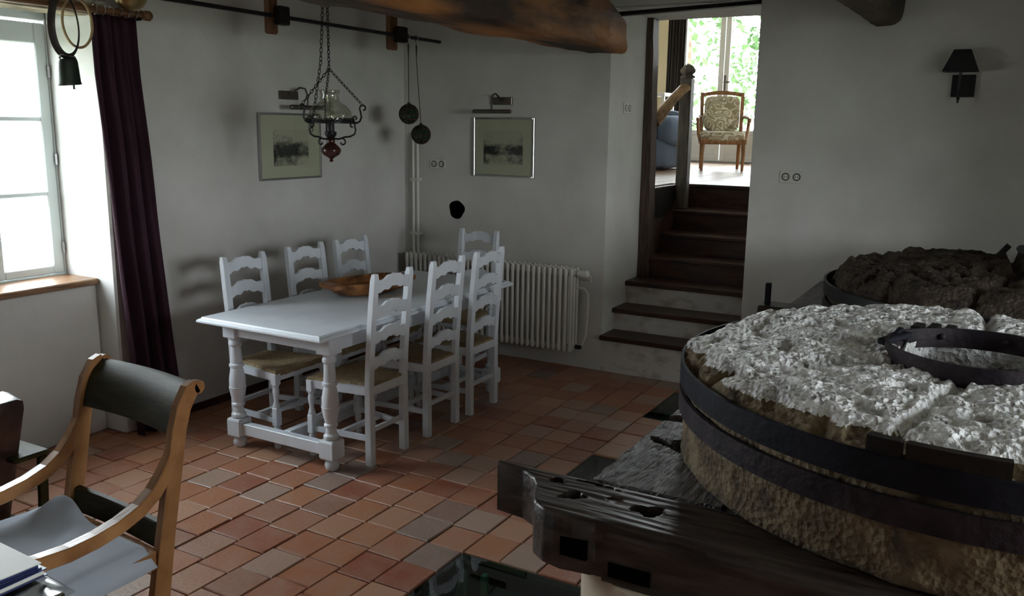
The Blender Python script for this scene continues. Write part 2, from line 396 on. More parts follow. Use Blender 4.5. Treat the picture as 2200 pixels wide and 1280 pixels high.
for i, (x, y, dx, dy) in enumerate(tiles):
    me, vs, fs = TM[rnd.randrange(6)]
    rz = rnd.uniform(-.012, .012); dz = rnd.uniform(-.0025, .0025); tx, ty = rnd.uniform(-.006, .006), rnd.uniform(-.006, .006)
    mw = Matrix.Translation((x, y, dz)) @ Matrix.Rotation(rz, 4, 'Z') @ Matrix.Rotation(tx, 4, 'X') @ Matrix.Rotation(ty, 4, 'Y') @ Matrix.Diagonal((dx, dy, 1, 1))
    if i in near:
        o = bpy.data.objects.new('tile', me); COL.objects.link(o); o.parent = floor; o.matrix_local = mw
    else: rest.add([mw @ Vector(v) for v in vs], fs)
o = rest.build('tiles_beyond', 'terracotta', floor); o['kind'] = 'stuff'
for i, ((y0, y1), lb) in enumerate(zip(PAN, ('large glass floor panel over the pit at the bottom edge', 'small glass floor panel between the scrolled beam and the pitted timber', 'glass floor panel on the tiles near the stairs wall'))):
    r_ = thing('glass_floor_panel', lb, 'glass panel', (PX0, y0, -.012), 'glass panels in the tiled floor')
    B().box(PX0+.004, PX1-.004, y0+.004, y1-.004, -.022, -.006).build('pane', 'floor_glass', r_)
    fr = B(); fr.box(PX0, PX0+.02, y0, y1, -.05, -.023).box(PX1-.02, PX1, y0, y1, -.05, -.023).box(PX0+.02, PX1-.02, y0, y0+.02, -.05, -.023).box(PX0+.02, PX1-.02, y1-.02, y1, -.05, -.023)
    fr.build('ledge', 'dark_steel', r_)

# left wall: window niche reaching the floor
WY0, WY1 = 1.89, 3.215
b = B()
b.box(-5.05, XL, WY1, 6.65, 0, ZC).box(-5.05, XL, -1.65, WY0, 0, ZC)
b.box(-5.05, XL, WY0, WY1, 2.46, ZC).box(-5.05, -4.625, WY0, WY1, 0, .905)
wl = struct(b.build('wall_left', 'plaster', bevel=.012))
# back wall with the hole and the doorway recess
HX, HZ = -3.935, 1.168
b = B(); y0, y1 = YB, 6.95
DX0, DX1 = -2.61, -1.55
s0, s1, t0, t1 = HX-.13, HX+.13, HZ-.13, HZ+.13
b.box(-6.2, s0, y0, y1, 0, ZC+.02).box(s1, DX0, y0, y1, 0, ZC+.02).box(s0, s1, y0, y1, 0, t0).box(s0, s1, y0, y1, t1, ZC+.02)
b.box(s0, s1, y0+.5, y1, t0, t1)
b.box(DX1, 3.05, y0, y1, 0, ZC+.02).box(DX0, DX1, y0, y1, 2.695, ZC+.02)
n = 32; hole = []
for k in range(n):
    a = 2*math.pi*k/n; rr = .074*(1+.05*math.sin(3*a+.6)+.04*math.sin(5*a+1)); hole.append((HX+rr*math.cos(a), HZ+rr*1.02*math.sin(a)))
sq = []
for k in range(n):
    a = 2*math.pi*k/n; c_, s_ = math.cos(a), math.sin(a); m_ = max(abs(c_), abs(s_)); sq.append((HX+.13*c_/m_, HZ+.13*s_/m_))
b.add([(x, y0, z) for x, z in sq]+[(x, y0, z) for x, z in hole], [(k, (k+1) % n, n+(k+1) % n, n+k) for k in range(n)])
wb = struct(b.build('wall_back', 'plaster'))
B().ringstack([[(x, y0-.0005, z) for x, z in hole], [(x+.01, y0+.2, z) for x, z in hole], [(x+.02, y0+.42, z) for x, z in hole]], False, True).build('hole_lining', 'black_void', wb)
# unseen sides of the room: right wall with an added window and shading block, wall behind the viewer, ceiling
b = B(); b.box(3.0, 3.15, -1.65, 1.45, 0, ZC).box(3.0, 3.15, 3.3, 6.03, 0, ZC).box(3.0, 3.15, 1.45, 3.3, 0, .85).box(3.0, 3.15, 1.45, 3.3, 2.4, ZC).box(1.15, 3.0, 4.2, 6.03, 0, ZC)  # last box is an added projection that shades the back wall's right end
struct(b.build('wall_right', 'plaster'))
struct(B().box(-5.05, 3.15, -1.8, -1.65, 0, ZC).build('wall_front', 'plaster'))
struct(B().box(-5.05, 3.15, -1.8, 6.2, ZC, ZC+.12).build('ceiling', 'plaster_white'))
# dark skirting strip where the left wall meets the floor
b = B(); b.box(XL, XL+.012, 3.56, 6.03, 0, .05)
struct(b.build('baseboard_left', 'stair_wood'))

# upper room behind the stairs
ZU = 1.355
FX0, FX1 = -4.45, -3.05
b = B()
ZT = 4.5
WU = [(-6.1, -4.86), (FX0, FX1), (-2.94, -1.70)]  # outer two openings are added, unseen, for more daylight through the doorway
xs_ = [-6.2] + [v for p in WU for v in p] + [-1.4]
for i in range(0, len(xs_), 2): b.box(xs_[i], xs_[i+1], 12.86, 13.1, 1.0, ZT)
for (a, e) in WU: b.box(a, e, 12.86, 13.1, 4.38, ZT).box(a, e, 12.86, 13.1, 1.0, 1.36)
struct(b.build('wall_upper_back', 'cream_wall'))
struct(B().box(-6.3, -6.2, 6.6, 13.1, 0, ZT).build('wall_upper_left', 'cream_wall'))
struct(B().box(-1.55, -1.45, 6.95, 13.1, 0, ZT).build('wall_upper_right', 'plaster_white'))
struct(B().box(-6.3, -1.4, 6.75, 6.95, ZC+.02, ZT).build('wall_upper_front', 'plaster_white'))
struct(B().box(-6.3, -1.4, 6.75, 13.1, ZT, ZT+.1).build('ceiling_upper', 'plaster_white'))
fu = struct(B().box(-6.2, -2.565, 6.95, 12.86, 1.1, ZU-.012).box(-2.565, -1.55, 7.75, 12.86, 1.1, ZU-.012).build('floor_upper', 'black_wood'))
for i in range(30):
    x0 = -6.0+.15*i; x1 = x0+.147
    ya = 6.95 if x1 < -2.56 else 7.72
    B().box(x0, min(x1, -1.55), ya, 12.86, ZU-.012, ZU+rnd.uniform(-.001, .001)).build('floorboard', 'floor_boards', fu)
# ---- french window (window_2)
def leaf_frame(b, x0, x1, y, z0, z1, wd, t=.05):
    return b.box(x0, x0+wd, y, y+t, z0, z1).box(x1-wd, x1, y, y+t, z0, z1).box(x0+wd, x1-wd, y, y+t, z1-wd, z1).box(x0+wd, x1-wd, y, y+t, z0, z0+wd)
WL = ['white french window with two tall glass leaves behind the patterned armchair', 'added white french window, unseen behind the door post, at the left of the upper room', 'added white french window at the right of the upper room, unseen behind the wall']
for wi, wk in enumerate((1, 0, 2)):
    X0, X1 = WU[wk]; xm = (X0+X1)/2-.01
    w2 = thing('window_%d' % (2+wi), WL[wi], 'window', (xm, 12.8, ZU), kind='structure')
    leaf_frame(B(), X0, X1, 12.80, ZU, 4.38, .045, .09).build('window_frame', 'plaster_white', w2)
    for (x0, x1) in ((X0+.047, xm-.005), (xm+.005, X1-.047)):
        lf = leaf_frame(B(), x0, x1, 12.77, ZU+.02, 4.33, .075).box(x0+.07, x1-.07, 12.775, 12.815, ZU+.4, ZU+.47).build('leaf', 'plaster_white', w2, bevel=.006)
        B().box(x0+.07, x1-.07, 12.785, 12.805, ZU+.09, ZU+.41).build('bottom_panel', 'plaster_white', lf)
        B().box(x0+.07, x1-.07, 12.79, 12.797, ZU+.465, 4.26).build('pane', 'pane', lf)
    h = B(); h.tube([(xm+.025, 12.765, 2.50), (xm+.025, 12.72, 2.50), (xm+.12, 12.71, 2.505)], .012).box(xm+.01, xm+.04, 12.76, 12.772, 2.38, 2.60)
    h.build('window_handle', 'dark_steel', w2, smooth=True)
# ---- left window (window_1)
WX, SZ = -4.90, .94
w1 = thing('window_1', 'pale grey casement window with three panes in the niche of the left wall', 'window', (WX, 2.77, SZ), kind='structure')
b = B(); b.box(WX-.06, WX, WY0, WY0+.03, SZ, 2.46).box(WX-.06, WX, WY1-.012, WY1, SZ, 2.46).box(WX-.06, WX, WY0, WY1, 2.40, 2.46).box(WX-.06, WX, WY0, WY1, SZ-.03, SZ+.005)
b.box(WX-.07, WX-.03, WY0, WY1, 2.40, 2.46)
b.build('window_frame', 'window_paint', w1, bevel=.005)
for (a, e) in ((WY0+.03, 2.330), (2.336, 2.770), (2.776, WY1-.014)):  # first casement added beyond view, widening the window for more daylight
    b = B(); st = .066; z0, z1 = SZ+.008, 2.385
    b.box(WX-.045, WX, a, a+st, z0, z1).box(WX-.045, WX, e-st, e, z0, z1).box(WX-.045, WX, a+st, e-st, z1-.115, z1).box(WX-.045, WX, a+st, e-st, z0, z0+.05)
    ca = b.build('casement', 'window_paint', w1, bevel=.006)
    for zm in (1.422, 1.85): B().box(WX-.04, WX-.004, a+st, e-st, zm-.013, zm+.013).build('glazing_bar', 'window_paint', ca, bevel=.004)
    for (za, ze) in ((z0+.05, 1.409), (1.435, 1.837), (1.863, z1-.115)): B().box(WX-.026, WX-.021, a+st-.004, e-st+.004, za-.004, ze+.004).build('pane', 'pane', ca)
for zh in (1.10, 1.62, 2.12): B().lathe([(.007, -.035), (.009, -.03), (.009, .03), (.007, .035)], (WX+.008, WY1-.014, zh), 10).build('hinge', 'steel', w1)
B().box(WX, -4.60, WY0, WY1-.001, SZ-.038, SZ-.002).build('window_sill', 'sill_wood', w1, bevel=.006)
# lintel timbers over the niche
for i, (z0, z1, xx) in enumerate(((2.415, 2.485, -4.47), (2.49, 2.56, -4.452), (2.57, 2.66, -4.45))):
    o = B().box(xx-.2+.06*i, xx+.012, WY0-.1, WY1+.07, z0, z1).build('lintel_board', 'lintel_wood', wl, bevel=.01)
# ---- unseen window in the right wall, added for more daylight
for nm, lb, X, ya, yb, za, zz in (('window_5', 'added casement window in the right wall, outside the picture', 3.07, 1.45, 3.3, .85, 2.4),):
    w_ = thing(nm, lb, 'window', (X, (ya+yb)/2, za), kind='structure')
    b = B(); m_ = (ya+yb)/2
    for (p, q, r_, s_) in ((ya, ya+.06, za, zz), (yb-.06, yb, za, zz), (m_-.05, m_+.05, za, zz), (ya, yb, za, za+.06), (ya, yb, zz-.06, zz)): b.box(X-.03, X+.03, p, q, r_, s_)
    b.build('window_frame', 'window_paint', w_); B().box(X-.003, X+.003, ya, yb, za, zz).build('pane', 'pane', w_)
# ---- ground and garden outside
struct(B().box(-60, 60, -60, 90, -.6, -.5).build('ground_outside', 'lawn'))
def tree(label, x, y, z0, hgt, rad, seed):
    t = thing('garden_tree', label, 'tree', (x, y, z0), 'trees behind the french window')
    B().tube([(x, y, z0), (x+.05, y, z0+hgt*.4), (x, y+.1, z0+hgt*.75)], [.1, .08, .03]).build('trunk', 'bark', t, smooth=True)
    q = random.Random(seed); b = B()
    for _ in range(1500):
        u = Vector((q.gauss(0, 1), q.gauss(0, 1), q.gauss(0, 1))).normalized()*rad*q.uniform(.45, 1)**.6
        c = Vector((x, y, z0+hgt*.62)) + Vector((u.x, u.y, u.z*hgt*.42/rad))
        d = Vector((q.uniform(-1, 1), q.uniform(-1, 1), q.uniform(-1, 1))).normalized(); e = d.cross(Vector((q.uniform(-1, 1), .3, 1))).normalized(); l = q.uniform(.06, .13)
        b.add([c-d*l, c+e*l*.5, c+d*l, c-e*l*.5], [(0, 1, 2, 3)])
    o = b.build('foliage', 'leaf', t); o['kind'] = 'stuff'
tree('leafy green tree seen through the left leaf of the french window', -5.9, 17.5, -.5, 5.6, 1.2, 3)
tree('leafy green tree seen through the right leaf of the french window', -4.6, 19.5, -.5, 4.8, 1.0, 5)

# ---- staircase in the doorway recess
st = thing('staircase', 'steps with dark wooden treads climbing through the doorway recess', 'stairs', (-2.08, 6.3, 0))
b = B(); b.box(DX0, DX1, YB, 6.95, 0, .25).box(DX0, DX1, 6.27, 6.95, .25, .425).box(DX0, DX1, 6.5, 6.95, .425, .605)
b.build('plaster_risers', 'plaster_stained', st)
for (ya, yb, z, ov) in ((6.0, 6.285, .285, .03), (6.225, 6.515, .46, .03), (6.475, 6.80, .64, .03)):
    B().box(DX0-.006, DX1+.002, ya, yb, z-.036, z).build('tread', 'stair_wood', st, bevel=.006)
SX = -2.565
for i, (y, z, zp, yn) in enumerate(((6.745, .81, .64, 7.03), (7.03, .975, .81, 7.35), (7.35, 1.15, .975, 7.72), (7.70, ZU+.002, 1.15, 7.84))):
    B().box(SX, DX1, y, yn+.03, z-.03, z).build('tread', 'stair_wood', st, bevel=.006)
    B().box(SX, DX1, y+.022, y+.04, zp, z-.03).build('riser', 'stair_wood', st)
for k in range(6):
    ya = 6.86+.15*k
    B().box(SX-.02, SX-.001, ya, ya+.146, .60, ZU+.004).build('side_plank', 'stair_wood', st)
B().bar((SX+.012, 6.83, .80), (SX+.012, 7.72, 1.30), .024, .15).build('stringer', 'stair_wood', st)
nw = thing('newel_post', 'turned-cap wooden newel post at the top of the steps', 'newel post', (-2.525, 7.48, 1.15))
B().box(-2.563, -2.463, 7.43, 7.53, 1.152, 2.27).build('post', 'newel_wood', nw, bevel=.008)
B().lathe([(.066, 2.27), (.068, 2.285), (.046, 2.30), (.068, 2.32), (.07, 2.34), (.04, 2.375), (.008, 2.39)], (-2.513, 7.48, 0), 4).build('cap', 'newel_wood', nw)
hr = B().tube([(-2.515, 7.425, 2.19), (-2.54, 7.2, 2.085), (-2.56, 7.0, 1.965), (-2.575, 6.865, 1.875)], [.056, .05, .058, .056], 10, flat=.6).build('handrail', 'rail_wood', smooth=True)
tag(hr, 'rough pale wooden handrail sloping from newel post to door post', 'handrail')
dp = B(); rings = []
for i in range(16):
    z = .64+(2.69-.64)*i/15; x0 = -2.612; x1 = -2.515-.045*i/15+.008*noise.noise(Vector((0, 3, z*4))); ya = 6.72+.012*noise.noise(Vector((5, 0, z*3)))
    rings.append([(x0, ya, z), (x1, ya+.01, z), (x1, 6.86, z), (x0, 6.86, z)])
o = dp.ringstack(rings).build('door_post', 'post_wood', bevel=.006)
tag(o, 'rough dark timber post standing at the left of the doorway', 'post')
o = B().bar((-2.60, 6.10, 2.648), (-1.552, 6.10, 2.676), .06, .026).build('doorway_bar', 'black_wood')
tag(o, 'thin dark bar across the top of the doorway', 'bar')
# ================================================================== MILLSTONES
CX, CY, RS = .006, 3.026, .933
def stone(parent, cx, cy, r0, ztop, zbot, eye, seed, mtop, mside, na=300, nr=70, rough=1.0):
    so = Vector((seed*3.7, seed*1.3, 0))
    crk = [R(a) for a in (-102, -38, 28, 92, 152, 218)]       # joints between the burr blocks
    rings = []
    def pt(r_, a):
        x, y = r_*math.cos(a), r_*math.sin(a); p = Vector((x, y, 0))+so
        h_ = .016*fbm(p*3.2, 3) + .012*abs(noise.noise(p*9))*2 - .012 + .007*fbm(p*26, 3) - .026*max(0, noise.noise(p*13+Vector((3, 1, 7)))-.18)*2.5
        h_ += .010*(noise.voronoi(p*38)[0][0]-.3)
        for c in crk:
            d = (a-c+math.pi) % (2*math.pi)-math.pi
            dd = abs(d)*r_ + .02*noise.noise(p*6)
            if r_ > eye and dd < .03: h_ -= .055*max(0, 1-dd/.028)**1.4*(.7+.5*noise.noise(p*4))
        e = (r_-r0*.86)/(r0*.14)
        if e > 0:
            ch = max(0, .5+1.2*noise.noise(Vector((math.cos(a)*2.6, math.sin(a)*2.6, seed))))
            h_ -= (e**1.6)*(.034+.045*ch) + .022*e*abs(noise.noise(p*14))
        return Vector((cx+x, cy+y, ztop+h_*rough))
    for i in range(nr+1):
        r_ = eye+(r0-eye)*i/nr; rings.append([pt(r_, 2*math.pi*k/na) for k in range(na)])
    bt = B().ringstack(rings, False, False)
    inner = [[Vector((cx+(eye+.003*math.sin(k))*math.cos(2*math.pi*k/na), cy+eye*math.sin(2*math.pi*k/na), z)) for k in range(na)] for z in (zbot+.005, ztop-.1)] + [rings[0]]
    top = bt.ringstack(inner, False, False).build('dressed_top', mtop, parent, smooth=True, angle=180)
    top.data.materials.append(MATS[mside])
    for f_ in top.data.polygons:
        c = f_.center; q = math.hypot(c.x+ORG[parent.name].x-cx, c.y+ORG[parent.name].y-cy)
        if q > r0*.86 and c.z+ORG[parent.name].z < ztop-.036+.016*noise.noise(c*7): f_.material_index = 1
    side = [rings[-1]]
    for j in range(1, 13):
        t = j/12; row = []
        for k in range(na):
            a = 2*math.pi*k/na; z = rings[-1][k].z*(1-t)+zbot*t
            q = Vector((math.cos(a)*2, math.sin(a)*2, z*3))+so
            rr = r0 - .006 + .010*fbm(q*3, 4)
            row.append(Vector((cx+rr*math.cos(a), cy+rr*math.sin(a), z)))
        side.append(row)
    side.append([Vector((cx+(eye)*math.cos(2*math.pi*k/na), cy+eye*math.sin(2*math.pi*k/na), zbot)) for k in range(na)])
    B().ringstack(side, False, False).build('stone_side', mside, parent, smooth=True, angle=180)
def band(parent, nm, cx, cy, r_, z0, z1, t, m, n=140):
    B().lathe([(r_, z0), (r_+t, z0+.002), (r_+t, z1-.002), (r_, z1), (r_-.004, (z0+z1)/2), (r_, z0)], (cx, cy, 0), n, caps=False).build(nm, m, parent, smooth=True)
ms = thing('millstone', 'large round burr millstone with rough white top and iron hoops', 'millstone', (CX, CY, .80))
stone(ms, CX, CY, RS, 1.165, .80, .262, 1.0, 'burr_top', 'burr_side', 640, 160)
band(ms, 'iron_hoop', CX, CY, RS+.002, 1.035, 1.11, .010, 'iron')
band(ms, 'iron_hoop', CX, CY, RS+.002, .945, 1.016, .010, 'iron_rust')
# iron collar around the eye
EY = (CX-.03, 2.985)
ey = B().lathe([(.262, 1.135), (.272, 1.135), (.274, 1.20), (.264, 1.20), (.262, 1.135)], (*EY, 0), 80, caps=False).build('eye_collar', 'iron_rust', ms, smooth=True)
for a in (75, 118, 150, 30): B().sphere((EY[0]+.258*math.cos(R(a)), EY[1]+.258*math.sin(R(a)), 1.172), .011, 8).build('rivet', 'iron_rust', ey)
B().bar((EY[0]-.285, EY[1]-.02, 1.185), (EY[0]-.215, EY[1]+.10, 1.195), .03, .02).bar((EY[0]-.25, EY[1]+.06, 1.19), (EY[0]-.24, EY[1]+.115, 1.20), .02, .03).build('collar_clamp', 'iron', ms, bevel=.004)
for (x, y) in ((-.235, 3.315), (-.185, 3.335), (-.135, 3.335)): B().bar((x, y-.035, 1.172), (x+.012, y+.03, 1.176), .034, .022).build('eye_wedge', 'black_iron', ms, bevel=.003)
B().ringstack([[(CX+r_*math.cos(2*math.pi*k/60), CY-.03+r_*math.sin(2*math.pi*k/60), z+.012*noise.noise(Vector((r_*20, k*.7, 0)))) for k in range(60)] for r_, z in ((.262, 1.07), (.2, 1.06), (.1, 1.065), (.01, 1.07))], False, True).build('eye_fill', 'burr_top', ms, smooth=True)
for (x0, x1) in ((-.225, -.150), (-.140, .070)):
    a0, a1 = (math.asin((x-CX)/(RS-.02)) for x in (x0, x1)); poly = []
    pts = [(CX+(RS-.022)*math.sin(a0+(a1-a0)*k/6), CY-(RS-.022)*math.cos(a0+(a1-a0)*k/6)) for k in range(7)] + [(CX+(RS+.005)*math.sin(a1-(a1-a0)*k/6), CY-(RS+.005)*math.cos(a1-(a1-a0)*k/6)) for k in range(7)]
    B().prism(pts, lambda u, v, t: Vector((u, v, t)), 1.10, 1.150).build('rim_wedge', 'black_wood', ms)
# timber frame carrying it
FZ = .79
plan = [(-1.337, 2.292), (-1.30, 2.286), (-1.235, 2.278), (-1.185, 2.250), (-1.150, 2.205), (-1.13, 2.15), (-1.10, 2.095), (-1.05, 2.062), (-.99, 2.048), (-.90, 2.060), (-.895, 2.07)]
back = [(-.895+.01, 2.315), (-1.10, 2.317), (-1.25, 2.318), (-1.335, 2.315)]
fb = thing('mill_beam', 'dark worn timber beam with scrolled end in front of the millstone', 'beam', (0, 2.2, FZ-.16), 'timber frame under the millstone')
def ylow(x):
    if x >= plan[-1][0]: return 2.068+.006*noise.noise(Vector((x*5, 1, 3)))
    for a, c in zip(plan[:-1], plan[1:]):
        if a[0] <= x <= c[0]: return a[1]+(c[1]-a[1])*(x-a[0])/(c[0]-a[0])
    return plan[0][1]
def hollow(x, y, hs):
    d = 0
    for (hx, hy, a, c_, rr, dp) in hs:
        u = (x-hx)*math.cos(rr)+(y-hy)*math.sin(rr); v = -(x-hx)*math.sin(rr)+(y-hy)*math.cos(rr)
        t = math.atan2(v/c_, u/a); e = math.hypot(u/a, v/c_)/(1+.22*math.sin(3*t+hx*9)+.12*math.sin(5*t+hy*7))
        if e < 1: d = max(d, dp*min(1, (1-e)*10))
    return d
HA = [(-1.105, 2.262, .022, .016, 0, .07), (-1.02, 2.185, .038, .026, .5, .08), (-.79, 2.20, .045, .032, .2, .08), (-.985, 2.292, .07, .007, -.08, .05), (-.90, 2.225, .022, .016, 0, .006)]
xs_ = [-1.337+.0065*k for k in range(130)] + [-.49+.02*k for k in range(96)]; NY_ = 44; vs = []; fs = []
for x in xs_:
    y0_ = ylow(x); y1_ = 2.316+.004*noise.noise(Vector((x*6, 0, 8)))
    for k in range(NY_+1):
        y = y0_+(y1_-y0_)*k/NY_
        g = .0035*noise.noise(Vector((x*5, y*60, 0)))+.004*noise.noise(Vector((x*3, y*9, 4)))
        ed = min(y-y0_, y1_-y)/.012
        vs.append((x, y, FZ+g-(.008*(1-ed)**2 if ed < 1 else 0)-hollow(x, y, HA)))
m_ = NY_+1; nx_ = len(xs_)
for i_ in range(nx_-1):
    for k in range(NY_): a = i_*m_+k; fs.append((a, a+m_, a+m_+1, a+1))
bA = B().add(vs, fs)
rim = [i_*m_ for i_ in range(nx_)] + [(nx_-1)*m_+k for k in range(1, m_)] + [i_*m_+NY_ for i_ in range(nx_-2, -1, -1)] + [k for k in range(NY_-1, 0, -1)]
k0 = len(bA.v); bA.add([(vs[i_][0], vs[i_][1], FZ-.162) for i_ in rim], []); n_ = len(rim)
for k in range(n_): bA.f.append((rim[k], rim[(k+1) % n_], k0+(k+1) % n_, k0+k))
bA.build('beam_body', 'mill_timber', fb, smooth=True, angle=45)
B().ringstack([[(x, 2.045+.006*noise.noise(Vector((x*6, 1, 0))), FZ-.16), (x, 2.075, FZ-.16), (x, 2.085, FZ-.012+.005*noise.noise(Vector((x*5, 4, 0)))), (x, 2.05+.005*noise.noise(Vector((x*7, 9, 0))), FZ-.03)] for x in [-.86+.1*k for k in range(20)]]).build('front_plank', 'mill_timber', fb)
B().box(-.99, -.91, 2.048, 2.064, .672, .728).build('mortise_dark', 'black_void', fb)  # both are solid black blocks, the recess shade put into their colour
B().box(-.84, -.72, 2.040, 2.06, .65, .69).build('mortise_dark', 'black_void', fb)
sb = thing('mill_beam', 'pitted grey timber beside the left edge of the millstone', 'beam', (-.86, 3.2, FZ-.14), 'timber frame under the millstone')
def plank_grid(x0, x1, y0, y1, z0, z1, nx, ny, amp, sc, hs=()):
    b = B(); vs = []; fs = []
    for j in range(ny+1):
        for i in range(nx+1):
            x, y = x0+(x1-x0)*i/nx, y0+(y1-y0)*j/ny; p = Vector((x*2.2, y, 0))*sc
            d = min(0, noise.noise(p)+.05)*amp*2 + fbm(p*2.3, 3)*amp*.5
            if i in (0, nx) or j in (0, ny): x += .006*noise.noise(p*2)
            vs.append((x, y, z1+d-hollow(x, y, hs)))
    for j in range(ny):
        for i in range(nx):
            a = j*(nx+1)+i; fs.append((a, a+1, a+nx+2, a+nx+1))
    b.add(vs, fs)
    rim = [i for i in range(nx+1)] + [(j+1)*(nx+1)-1 for j in range(1, ny+1)] + [ny*(nx+1)+i for i in range(nx-1, -1, -1)] + [j*(nx+1) for j in range(ny-1, 0, -1)]
    k0 = len(b.v); b.add([(vs[i][0], vs[i][1], z0) for i in rim], [])
    m = len(rim)
    for k in range(m): b.f.append((rim[k], k0+k, k0+(k+1) % m, rim[(k+1) % m]))
    b.f.append(tuple(k0+k for k in range(m)))
    return b
plank_grid(-1.017, -.62, 2.33, 4.25, FZ-.15, FZ+.002, 70, 300, .0042, 9, [(-.90, 2.745, .085, .045, -.25, .14), (-.93, 3.02, .09, .06, .2, .14), (-.72, 2.62, .05, .03, .4, .03)]).build('timber_top', 'mill_timber_y', sb, smooth=True, angle=50)
for nm, lb, bx in (('mill_beam', 'dark timber under the far side of the millstone', (-.6, 1.4, 3.75, 4.05, .63, .785)), ('mill_beam', 'dark timber under the right side of the white millstone', (.65, .95, 2.32, 3.74, .63, .785))):
    o = B().box(*bx).build(nm, 'mill_timber', bevel=.01); tag(o, lb, 'beam', 'timber frame under the millstone')
pl = thing('mill_deck', 'dark plank deck directly beneath the millstone', 'deck', (0, 3.0, .66))
for k in range(4): B().box(-.61+.31*k, -.61+.31*k+.305, 2.33, 3.74, .66, .786).build('plank', 'mill_timber_y', pl, bevel=.006)
pc = (-.60, 2.43)
o = B().lathe([(.452, 0), (.45, .02), (.45, .60), (.445, .625)], (*pc, 0), 64).build('mill_pier', 'masonry_cream', smooth=True)
tag(o, 'round cream plastered pier under the front timber beam', 'pier')
# second millstone towards the back wall
m2 = thing('millstone', 'dark brown millstone in the shade against the back wall', 'millstone', (.08, 5.04, .87))
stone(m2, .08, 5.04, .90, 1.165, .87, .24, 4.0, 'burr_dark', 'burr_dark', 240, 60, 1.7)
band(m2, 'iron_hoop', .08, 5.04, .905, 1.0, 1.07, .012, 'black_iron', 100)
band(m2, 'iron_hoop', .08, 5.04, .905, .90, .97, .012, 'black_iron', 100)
B().bar((-.02, 5.62, 1.16), (.03, 5.62, 1.23), .05, .03).build('iron_lug', 'black_iron', m2)
o = B()
pts = [(.10+.55*k/10, 5.42+.18*math.sin(k*.35), 1.235-.012*k) for k in range(11)]
o.tube(pts, [.05+.02*math.sin(k) for k in range(11)], 8, flat=.5).build('lifting_iron', 'black_iron', m2, smooth=True)
f2 = thing('mill_beam', 'dark timber frame end poking out behind the white millstone', 'beam', (-.9, 5.2, .7), 'timber frame under the millstone')
B().box(-1.04, -.76, 4.95, 6.02, .70, .865).build('side_timber', 'mill_timber_y', f2, bevel=.01)
B().box(-1.18, .9, 4.93, 5.10, .76, .868).build('cross_timber', 'mill_timber', f2, bevel=.01)
B().box(.2, .8, 5.3, 5.9, .0, .868).build('support_post', 'black_wood', f2)
B().box(-1.03, -.80, 5.5, 5.9, 0, .70).build('support_post', 'black_wood', f2)
B().box(-1.155, -1.125, 4.99, 5.02, .868, .99).build('iron_pin', 'iron', f2, bevel=.003)

# ================================================================== DINING TABLE
TX0, TX1, TY0, TY1, TZ = -3.862, -2.962, 3.272, 5.275, .782
dt = thing('dining_table', 'long white painted dining table with turned baluster legs', 'table', ((TX0+TX1)/2, (TY0+TY1)/2, 0))
def slab(x0, x1, y0, y1, prof):
    return [[(x0+i, y0+i, z), (x1-i, y0+i, z), (x1-i, y1-i, z), (x0+i, y1-i, z)] for i, z in prof]
B().ringstack(slab(TX0, TX1, TY0, TY1, [(.022, .744), (.008, .748), (0, .755), (0, .764), (.010, .772), (.018, .773), (.022, .782)])).build('tabletop', 'white_paint', dt)
prof = [(.030, .175), (.042, .185), (.042, .2), (.031, .212), (.028, .245), (.038, .252), (.038, .262), (.031, .27), (.041, .31), (.049, .36), (.0455, .362), (.046, .37), (.0455, .41), (.037, .46), (.032, .475), (.042, .482), (.042, .494), (.034, .502), (.031, .56), (.029, .6), (.038, .61), (.038, .625), (.031, .635), (.036, .66)]
legs = [(-3.738, 3.435), (-3.045, 3.435), (-3.738, 5.115), (-3.045, 5.115)]
for (x, y) in legs:
    lg = B().box(x-.05, x+.05, y-.05, y+.05, .652, .744).build('leg', 'white_paint', dt, bevel=.006)
    B().lathe(prof, (x, y, 0), 24).build('baluster', 'white_paint', lg, smooth=True, angle=35)
    k = [(.044, .066), (.05, .078), (.05, .165), (.044, .177)]
    B().ringstack([[(x-r_, y-r_, z), (x+r_, y-r_, z), (x+r_, y+r_, z), (x-r_, y+r_, z)] for r_, z in k]).build('block', 'white_paint', lg, bevel=.004)
    B().lathe([(.026, 0), (.036, .012), (.04, .032), (.034, .052), (.026, .06), (.03, .068)], (x, y, 0), 20).build('foot', 'white_paint', lg, smooth=True)
for (x0, x1, y0, y1) in ((-3.688, -3.095, 3.405, 3.43), (-3.688, -3.095, 5.12, 5.145), (-3.765, -3.74, 3.485, 5.065), (-3.043, -3.018, 3.485, 5.065)):
    B().box(x0, x1, y0, y1, .665, .744).build('apron', 'white_paint', dt)
for y in (3.435, 5.115): B().box(-3.688, -3.095, y-.025, y+.025, .083, .15).build('stretcher', 'white_paint', dt, bevel=.004)
B().box(-3.416, -3.366, 3.46, 5.09, .083, .15).build('stretcher', 'white_paint', dt, bevel=.004)
for x in (-3.60, -3.17): B().box(x-.022, x+.022, 3.396, 3.406, .722, .740).build('leaf_catch', 'black_iron', dt)

